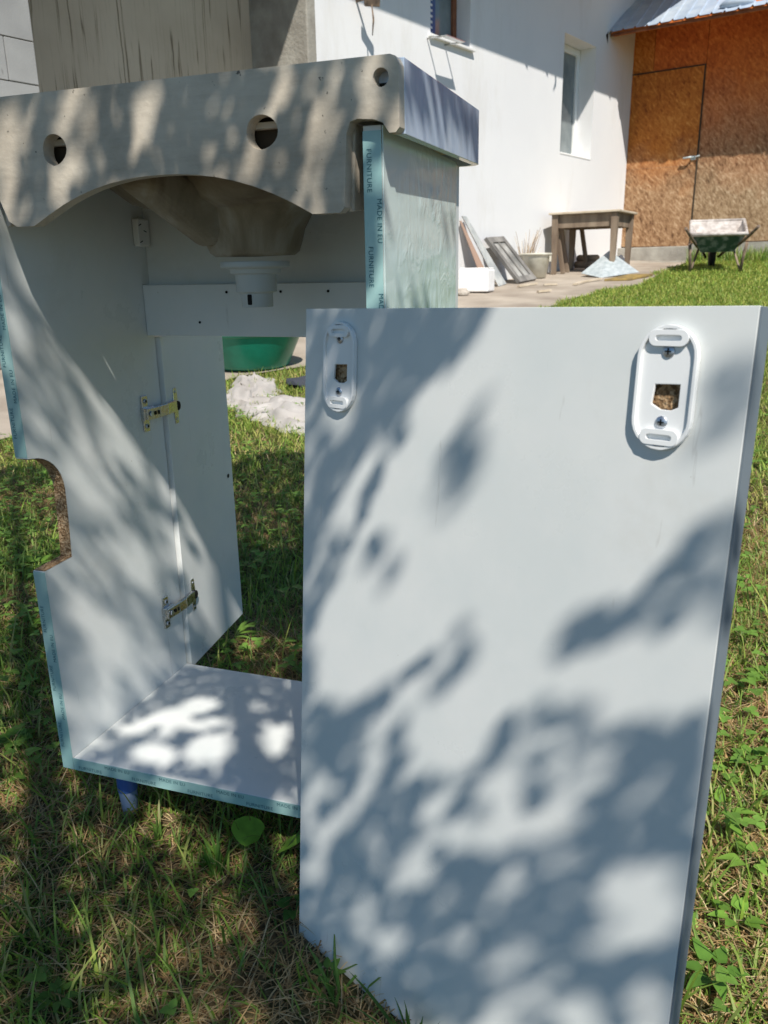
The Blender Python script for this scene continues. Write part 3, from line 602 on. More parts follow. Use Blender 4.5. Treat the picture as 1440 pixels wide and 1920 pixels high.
# material of the sawn notch: rebuild its strip as a separate chipboard part
side = nwall.build('side_panel', MELAMINE, cab, bevel=0)
strip = [(.0, .372), (.050, .374), (.0535, .425)]+list(reversed([(p[0]-.001, p[1]) for p in notch[1:]]))+[(0, .514)]
x = MB()
for k in range(len(strip)-1):
    (ya, za), (yb, zb) = strip[k], strip[k+1]; n_ = Vector((0, zb-za, -(yb-ya))).normalized()*-.0008
    n_ = Vector((0, -abs(zb-za), (yb-ya) if za > .4 else abs(yb-ya))).normalized()*.0009
    if k == 0: n_ = Vector((0, 0, .0009))
    if k == len(strip)-2: n_ = Vector((0, 0, -.0009))
    x.add([Vector((.0006, ya, za))+n_, Vector((T_-.0001, ya, za))+n_, Vector((T_-.0001, yb, zb))+n_, Vector((.0006, yb, zb))+n_], [(0, 1, 2, 3)])
x.build('sawn_edge', CHIP, side)
x = MB(); x.box(((W_-T_/2), D_/2, (ZB+ZT)/2), (T_-.0005, D_, ZT-ZB)); rside = x.build('side_panel', MELAMINE, cab, bevel=.0006, seg=1)
x = MB(); x.box((W_+.0007, D_/2, (ZB+ZT)/2), (.001, D_-.001, ZT-ZB-.001)); x.build('protective_film', FILM, rside)
x = MB(); x.box((W_/2, D_/2, ZB+T_/2), (W_-2*T_-.0008, D_-.0005, T_)); bot_p = x.build('bottom_panel', MELAMINE, cab, bevel=.0006, seg=1)
x = MB(); x.box((W_/2, D_-T_/2, .672), (W_-2*T_-.0008, T_, .070)); stc = x.build('stretcher', MELAMINE, cab, bevel=.001, seg=1)
for px_, pz_ in ((.152, .696), (.233, .696), (.301, .696), (.107, .656)):
    x = MB(); x.lathe([(.0018, 0), (.0018, .0008)], (px_, D_-T_-.0006, pz_), ax=(0, -1, 0), n=8); x.build('screw_hole', DARK, stc)
x = MB(); x.box((W_/2, D_+.0095, .740), (W_, .018, .202)); fas = x.build('front_fascia', MELAMINE, cab, bevel=.001, seg=1)
x = MB(); x.box((.0235, .262, .776), (.010, .026, .036)); x.build('corner_block', PLAST, side, bevel=.002)
x = MB()
for (yy, zz, ang) in ((.2515, .786, .9), (.262, .778, -.7), (.2515, .764, .9)):
    x.box((.0287, yy+.002, zz), (.0004, .0062, .0012), Matrix.Rotation(ang*.4, 3, 'X'))
x.build('staple', DARK, side)
# printed edge film: back edges of the side panels and of the bottom panel
def text_mesh(body, size):
    cu = bpy.data.curves.new('lettering', 'FONT'); cu.body = body; cu.size = size; cu.align_x = 'LEFT'; cu.align_y = 'CENTER'; cu.space_character = 1.08
    o = bpy.data.objects.new('lettering', cu); COL.objects.link(o); bpy.context.view_layer.update()
    me = bpy.data.meshes.new_from_object(o.evaluated_get(bpy.context.evaluated_depsgraph_get()))
    vs = [v.co.copy() for v in me.vertices]; fs = [tuple(p.vertices) for p in me.polygons]
    bpy.data.objects.remove(o); bpy.data.curves.remove(cu); bpy.data.meshes.remove(me); return vs, fs
TF, TM = text_mesh('FURNITURE', .0066), text_mesh('MADE IN EU', .0066)
def lettering(par, O, ex, ey, length, a_row, b_row, ph=0., lim=None):
    x = MB(); t = ph-.08
    while t < length:
        for (vs, fs), row, off in ((TF, a_row, 0), (TM, b_row, .042)):
            if t+off < 0.003 or t+off+.042 > length: continue
            x.add([O+ex*(t+off+v.x)+ey*(row+v.y) for v in vs], fs)
        t += .083
    if x.v: x.build('lettering', INK, par, weld=False)
yb_ = -.0006
for (x0, z0, z1, par, up, ph) in ((0, ZB, .3715, side, True, .03), (0, .515, ZT, side, True, .02), (W_-T_, ZB, ZT-.004, rside, False, .012)):
    x = MB(); x.box((x0+T_/2, yb_+.0001, (z0+z1)/2), (T_-.0006, .0008, z1-z0-.001)); bd = x.build('edge_film', BAND, par)
    if up: lettering(bd, Vector((x0, yb_-.0006, z0)), Vector((0, 0, 1)), Vector((-1, 0, 0)), z1-z0, -.0058, -.0138, ph)
    else: lettering(bd, Vector((x0, yb_-.0006, z1)), Vector((0, 0, -1)), Vector((1, 0, 0)), z1-z0, .0058, .0150, ph)
x = MB(); x.box((W_/2, yb_+.0001, ZB+T_/2), (W_-2*T_-.001, .0008, T_-.0006)); bd = x.build('edge_film', BAND, bot_p)
lettering(bd, Vector((T_, yb_-.0006, ZB)), Vector((1, 0, 0)), Vector((0, 0, 1)), W_-2*T_, .0050, .0132, .005)
# legs
for lx, ly in ((.062, .045), (W_-.062, .045), (.062, D_-.045), (W_-.062, D_-.045)):
    x = MB(); x.lathe([(.0135, 0), (.0135, .045), (.017, .048), (.017, .0505), (.0005, .0505)], (lx, ly, ZB-.0508), n=20); x.lathe([(.0005, 0), (.0135, 0)], (lx, ly, ZB-.0508), n=20, cap=False); lg = x.build('leg', BLUEP, cab)
    x = MB(); x.lathe([(.008, -.035), (.0128, ZB-.050-gz(lx, ly)+.0)], (lx, ly, gz(lx, ly)), n=20); x.build('foot', FOOTM, lg)
# door, folded right back on its hinges
door_d = Vector((-.107, .994, 0)).normalized(); dn_ = Vector((door_d.y, -door_d.x, 0))
def DP(a, z, t=0): return Vector((.0238, .2825, 0))+door_d*a+Vector((0, 0, z))+dn_*t
x = MB(); x.plate([[(0, .098), (.219, .098), (.219, .634), (0, .634)]], DP, 0, -.017); dor = x.build('door', MELAMINE, cab, bevel=.0008, seg=1)
x = MB(); x.lathe([(.0038, 0), (.0038, .0006)], DP(.199, .375, .0003), ax=dn_, n=12); x.build('handle_hole', DARK, dor)
for hz in (.529, .218):
    x = MB(); y0 = .2335
    x.box((T_+.0016, y0, hz), (.0030, .0135, .052)); x.box((T_+.0035, y0+.004, hz), (.007, .026, .0185)); hg = x.build('hinge', NICKEL, cab, bevel=.0008)
    ends = [Vector((T_+.0075, y0-.006, hz)), Vector((T_+.0095, y0+.022, hz)), Vector((T_+.011, y0+.040, hz+.001)), DP(.020, hz+.001, .004)]
    x = MB(); 
    for a_, b_ in zip(ends[:-1], ends[1:]): x.beam(a_, b_, .0165, .0060, up=(1, 0, 0))
    x.build('hinge_arm', NICKEL, hg, bevel=.0008)
    x = MB(); x.plate([[(.0215, hz-.027), (.031, hz-.027), (.0325, hz-.012), (.034, hz), (.0325, hz+.012), (.031, hz+.027), (.0215, hz+.027), (.020, hz+.012), (.018, hz), (.020, hz-.012)]], DP, .0016, .0002); x.build('hinge_cup', NICKEL, hg, bevel=.0005)
    x = MB(); x.lathe([(.0075, 0), (.0070, .0045), (.004, .005)], DP(.0265, hz, .0012), ax=dn_, n=20); x.build('cup_cap', DARK, hg)
    for zz in (-.018, .018):
        x = MB(); x.lathe([(.0034, 0), (.0034, .0012), (.0022, .002)], (T_+.0030, y0, hz+zz), ax=(1, 0, 0), n=12); x.build('screw', SCREW, hg)
        x = MB(); x.lathe([(.0022, 0), (.0022, .0003)], (T_+.0050, y0, hz+zz), ax=(1, 0, 0), n=6); x.build('screw_recess', DARK, hg)
        x = MB(); x.lathe([(.0026, 0), (.0018, .0010)], DP(.0265, hz+zz*1.15, .0016), ax=dn_, n=12); x.build('screw', SCREW, hg)
    x = MB(); x.lathe([(.004, 0), (.0036, .0022)], (T_+.0112, y0+.001, hz), ax=(1, .05, 0), n=14); x.build('screw', SCREW, hg)
    x = MB(); x.box((T_+.0126, y0+.010, hz), (.0008, .005, .005)); x.box((T_+.0132, y0+.018, hz), (.0008, .0022, .006)); x.build('slot', DARK, hg)

# ------------------------------------------------------------------ washbasin lying upside-up on the cabinet
bas = thing('washbasin', 'ceramic washbasin with raw beige back full of holes, on the white cabinet', 'washbasin', (.233, .15, .85))
RB_ = Matrix.Translation((.233, -.012, .834)) @ Matrix.Rotation(math.radians(1.6), 4, 'X') @ Matrix.Translation((-.233, .012, -.834))
def BT(p): return RB_ @ Vector(p)
def ring(c, rx, ry=None, n=18, jit=0, ph=0):
    ry = ry or rx; return [(c[0]+rx*(1+jit*math.sin(2*t+ph)+jit*.6*math.cos(3*t))*math.cos(t), c[1]+ry*(1+jit*math.sin(2*t+ph)+jit*.6*math.cos(3*t))*math.sin(t)) for t in [2*math.pi*k/n for k in range(n)]]
def mir(p): return (.466-p[0], p[1])
archR = [(.440, .845), (.436, .835), (.4335, .800), (.4315, .775), (.427, .7705), (.400, .7705)]
arch = []
for k in range(1, 16):
    t = k/16; xx = .400-(.400-.084)*t; arch.append((xx, .7705+.0415*(1-abs(2*t-1)**2.2)*1.0))
outl = [(.478, .8945), (.4825, .8928), (.4855, .887), (.4855, .838), (.482, .834), (.476, .834), (.470, .8425), (.462, .8455), (.447, .847)]+archR+arch+[(.082, .7705), (.060, .7705), (.0505, .776), (.042, .80), (.031, .838), (.024, .846)]
outl += [(.006, .8455), (-.003, .8425), (-.009, .834), (-.0165, .834), (-.020, .838), (-.020, .889), (-.0165, .8935)]
holes = [ring((.1215, .8415), .0145, .0145, 22, .05), ring((.3535, .8425), .0155, .0150, 22, .04, 1), ring((.4695, .8775), .0072, .0075, 16), ring((.000, .8775), .0072, .0075, 16)]
x = MB(); x.plate([outl]+[list(reversed(h)) for h in holes], lambda a, b, t: BT((a, t, b)), -.012, .004)
x.build('rear_apron', RAWCER, bas, bevel=.0022, seg=2)
for mx in (1, -1):                                       # side returns of the apron running back into the cabinet
    X_ = lambda a: .233+(a-.233)*mx
    pts_ = [(X_(.4290), .0045, .7715), (X_(.4345), .0045, .7715), (X_(.4440), .075, .779), (X_(.4385), .075, .779), (X_(.4325), .0045, .846), (X_(.4385), .0045, .846), (X_(.4455), .075, .846), (X_(.4395), .075, .846)]
    x = MB(); x.hexa([BT(p) for p in pts_]); x.build('apron_return', RAWCER, bas, bevel=.0015)
# dark sheet behind the holes, standing in for the shade of the hollow rim
x = MB(); x.plate([[(-.010, .8475), (-.010, .886), (.476, .886), (.476, .8475), (.427, .8475), (.40, .822), (.066, .822), (.040, .8475)], ring((.233, .867), .0, .0, 3)][:1], lambda a, b, t: BT((a, t, b)), .013, .018); x.build('hole_shade_backing', HOLLOW_SHADE, bas)
# rim: top deck with oval opening, outer skirt, underside
def rrect(x0, y0, x1, y1, r_, n=6):
    out = []
    for cx_, cy_, a0 in ((x1-r_, y1-r_, 0), (x0+r_, y1-r_, 90), (x0+r_, y0+r_, 180), (x1-r_, y0+r_, 270)):
        for k in range(n+1): a = math.radians(a0+90*k/n); out.append((cx_+r_*math.cos(a), cy_+r_*math.sin(a)))
    return out
oval = ring((.233, .185), .175, .112, 40)
orim = [(-.0202, .0042), (.4857, .0042)]+[(.4657+.020*math.cos(math.radians(t)), .308+.020*math.sin(math.radians(t))) for t in range(0, 91, 15)]+[(-.0002+.020*math.cos(math.radians(t)), .308+.020*math.sin(math.radians(t))) for t in range(90, 181, 15)]
irim = [(-.0115, .0042), (.4770, .0042)]+[(.4650+.012*math.cos(math.radians(t)), .307+.012*math.sin(math.radians(t))) for t in range(0, 91, 15)]+[(.0005+.012*math.cos(math.radians(t)), .307+.012*math.sin(math.radians(t))) for t in range(90, 181, 15)]
x = MB(); x.plate([orim[1:]+[orim[0], irim[0]]+list(reversed(irim[1:]))], lambda a, b, t: BT((a, b, t)), .834, .8945); x.build('rim', GLAZE, bas, bevel=.0042, seg=4)
x = MB(); x.plate([[(-.0113, .0045), (.4768, .0045), (.4768, .3185), (-.0113, .3185)], list(reversed(oval))], lambda a, b, t: BT((a, b, t)), .876, .8925); x.build('deck', GLAZE, bas)
x = MB(); x.plate([[(-.011, .0045), (.4765, .0045), (.4765, .312), (-.011, .312)], list(reversed(oval))], lambda a, b, t: BT((a, b, t)), .8475, .853); x.build('underside', RAWCER, bas)
# bowl: outer shell coloured dark for the shade there, inner glazed shell
prof = [(1.0, .853), (.985, .835), (.93, .815), (.80, .797), (.60, .787), (.45, .784)]
x = MB(); n = 40; vs = []
for k, (f_, z) in enumerate(prof):
    for i in range(n):
        t = 2*math.pi*i/n; cx_ = .233+(.013)*(1-f_)*1.2; cy_ = .185-.02*(1-f_)
        vs.append(BT((cx_+.190*f_*math.cos(t), cy_+.125*f_*math.sin(t), z)))
fs = [(j*n+i, j*n+(i+1) % n, (j+1)*n+(i+1) % n, (j+1)*n+i) for j in range(len(prof)-1) for i in range(n)]
x.add(vs, fs, True)
x.build('bowl_underside', BOWLCER, bas)
x = MB(); vs = []
for k, (f_, z) in enumerate([(1.0, .892), (.97, .862), (.88, .825), (.7, .805), (.4, .796), (.12, .793)]):
    for i in range(n): t = 2*math.pi*i/n; vs.append(BT((.233+.174*f_*math.cos(t), .185+.111*f_*math.sin(t), z)))
x.add(vs, [(j*n+i, j*n+(i+1) % n, (j+1)*n+(i+1) % n, (j+1)*n+i) for j in range(5) for i in range(n)], True); x.build('bowl', GLAZE, bas)
# drain column and overflow channel
dc = (.248, .162)
x = MB(); vs = []
prof2 = [(.085, .062, .792), (.066, .056, .780), (.057, .050, .764), (.052, .047, .747), (.049, .045, .739), (.043, .041, .7345), (.0005, .0005, .7335)]
for rx_, ry_, z in prof2:
    for i in range(32):
        t = 2*math.pi*i/32; c_, s_ = math.cos(t), math.sin(t); k_ = (abs(c_)**3.2+abs(s_)**3.2)**(-1/3.2)
        vs.append(BT((dc[0]+rx_*c_*k_, dc[1]+ry_*s_*k_, z)))
x.add(vs, [(j*32+i, j*32+(i+1) % 32, (j+1)*32+(i+1) % 32, (j+1)*32+i) for j in range(len(prof2)-1) for i in range(32)], True); x.build('drain_column', BOWLCER, bas)
x = MB(); x.hexa([BT(p) for p in ((.150, .03, .812), (.205, .03, .800), (.225, .12, .742), (.196, .12, .742), (.150, .03, .835), (.215, .03, .835), (.25, .13, .79), (.196, .13, .79))]); x.build('overflow_channel', BOWLCER, bas, bevel=.012, seg=4)
x = MB(); x.lathe([(.0005, 0), (.019, 0), (.019, .016), (.0245, .018), (.0245, .038), (.030, .039), (.031, .044), (.041, .046), (.041, .0525), (.0005, .0525)], (dc[0], dc[1], .6805), n=40); dr_ = x.build('drain_fitting', SIPHON, bas, bevel=.0008)
x = MB(); x.box((dc[0], dc[1]-.0192, .6895), (.0052, .003, .012)); x.build('outlet_slot', DARK, dr_, bevel=.001)

# ------------------------------------------------------------------ loose white door panel with two hanging plates
p0 = Vector((.3830, .0030, .6850)); pu = Vector((.908, -.418, .021)).normalized(); pv = Vector((-.020, -.094, -.995)); pv = (pv-pu*pv.dot(pu)).normalized(); pn = -pu.cross(pv)
if pn.y > 0: pn = -pn
PW, PH = .4254, .7131
def PP(a, b, t=0): return p0+pu*a+pv*b+pn*t
base = PP(PW/2, PH)
pan = thing('cabinet_front', 'large loose white board panel leaning on the cabinet corner in the foreground', 'panel', tuple(base))
KS = 1.035
def PQ(a, b, t=0): return PP(a*KS, b*KS, t*KS)
def hole_pts(cx_, s=1): return [(cx_-.0082*s, .0498), (cx_+.0088*s, .0492), (cx_+.0088*s, .0640), (cx_+.004*s, .0662), (cx_-.003*s, .0660), (cx_-.0095*s, .0625)]
H1, H2 = hole_pts(.0515, .95), hole_pts(.3600)
def rough_hole(c, r_, n=20, sd=0): return [(c[0]+r_*(1+.08*noise.noise(Vector((math.cos(t)*1.3+sd, math.sin(t)*1.3, sd))))*math.cos(t), c[1]+r_*(1+.08*noise.noise(Vector((math.cos(t)*1.3, math.sin(t)*1.3+sd, sd))))*math.sin(t)) for t in [2*math.pi*k/n for k in range(n)]]
b1, b2 = [[(p[0]*KS, p[1]*KS) for p in h] for h in (rough_hole((.0505, .0575), .0150, sd=1), rough_hole((.3600, .0570), .0165, sd=5))]
x = MB(); x.plate([[(0, 0), (PW, 0), (PW, PH), (0, PH)], list(reversed(b1)), list(reversed(b2))], PP, 0, -.0178, wallm=[0, 1, 1])
x.m = 1
for c_ in ((.0505, .0575), (.36, .057)):
    x.plate([rough_hole(c_, .0172, sd=2)], PQ, -.0022, -.0028)
board = x.build('board', [MELAMINE, CHIP], pan, bevel=.0009, seg=1)
x = MB(); x.plate([[(PW+.0002, .0004), (PW+.0016, .0004), (PW+.0016, PH), (PW+.0002, PH)]], PP, -.0008, -.0176); x.build('edge_band', GREYEDGE, pan)
def stadium(cx_, cy_, w, h, n=14): 
    r_ = w/2; out = []
    for k in range(n+1): a = math.pi+math.pi*k/n; out.append((cx_+r_*math.cos(a), cy_-h/2+r_+r_*math.sin(a)))
    for k in range(n+1): a = math.pi*k/n; out.append((cx_+r_*math.cos(a), cy_+h/2-r_+r_*math.sin(a)))
    return out
for cx_, hp_ in ((.0505, H1), (.3590, H2)):
    cy_ = .0520; w, h = .0405, .0810
    x = MB(); x.plate([stadium(cx_, cy_, w-.002, h-.002), list(reversed(hp_))], PQ, .0026, .0002); pl = x.build('hanging_plate', PLATEM, pan, bevel=.0005)
    x = MB(); x.plate([stadium(cx_, cy_, w, h), list(reversed(stadium(cx_, cy_, w-.0050, h-.0050)))], PQ, .0052, .0003); x.build('rim', PLATEM, pl, bevel=.0014, seg=3)
    for sy, mul in ((-1, 1), (1, 1)):
        gy = cy_+sy*(h/2-.0085)
        x = MB(); gw = .0125
        def rr2(w_, h_, r_): return [(cx_+px, gy+py) for px, py in rrect(-w_/2, -h_/2, w_/2, h_/2, r_, 5)]
        lp_ = [(cx_-gw, gy-.0042), (cx_+gw, gy-.0042), (cx_+gw-.001, gy+.0045), (cx_-gw+.001, gy+.0045)] if sy < 0 else [(cx_-gw+.001, gy-.0045), (cx_+gw-.001, gy-.0045), (cx_+gw, gy+.0042), (cx_-gw, gy+.0042)]
        lp = rr2(.0265, .0105, .0050); inn = rr2(.0175, .0036, .0017)
        x.plate([lp, list(reversed(inn))], PQ, .0058, .0022); x.build('slot_boss', PLATEM, pl, bevel=.0012, seg=3)
    for sy in (.0285 if cx_ > .2 else .0268, .0742):
        x = MB(); x.lathe([(.0042, 0), (.0044, .0008), (.0038, .0014), (.0005, .0018)], PQ(cx_, sy, .0024), ax=pn, n=18); sc = x.build('screw', SCREW, pl)
        x = MB(); c3 = PQ(cx_, sy, .0042); u1, v1 = pu, pv
        for a_, b_ in ((.0042, .0011), (.0011, .0042)):
            x.add([c3+u1*sx*a_/2+v1*sy_*b_/2+pn*h_ for h_ in (-.0006, .0002) for sx, sy_ in ((-1, -1), (1, -1), (1, 1), (-1, 1))], [(3, 2, 1, 0), (4, 5, 6, 7), (0, 1, 5, 4), (1, 2, 6, 5), (2, 3, 7, 6), (3, 0, 4, 7)])
        x.build('cross_slot', DARK, pl)

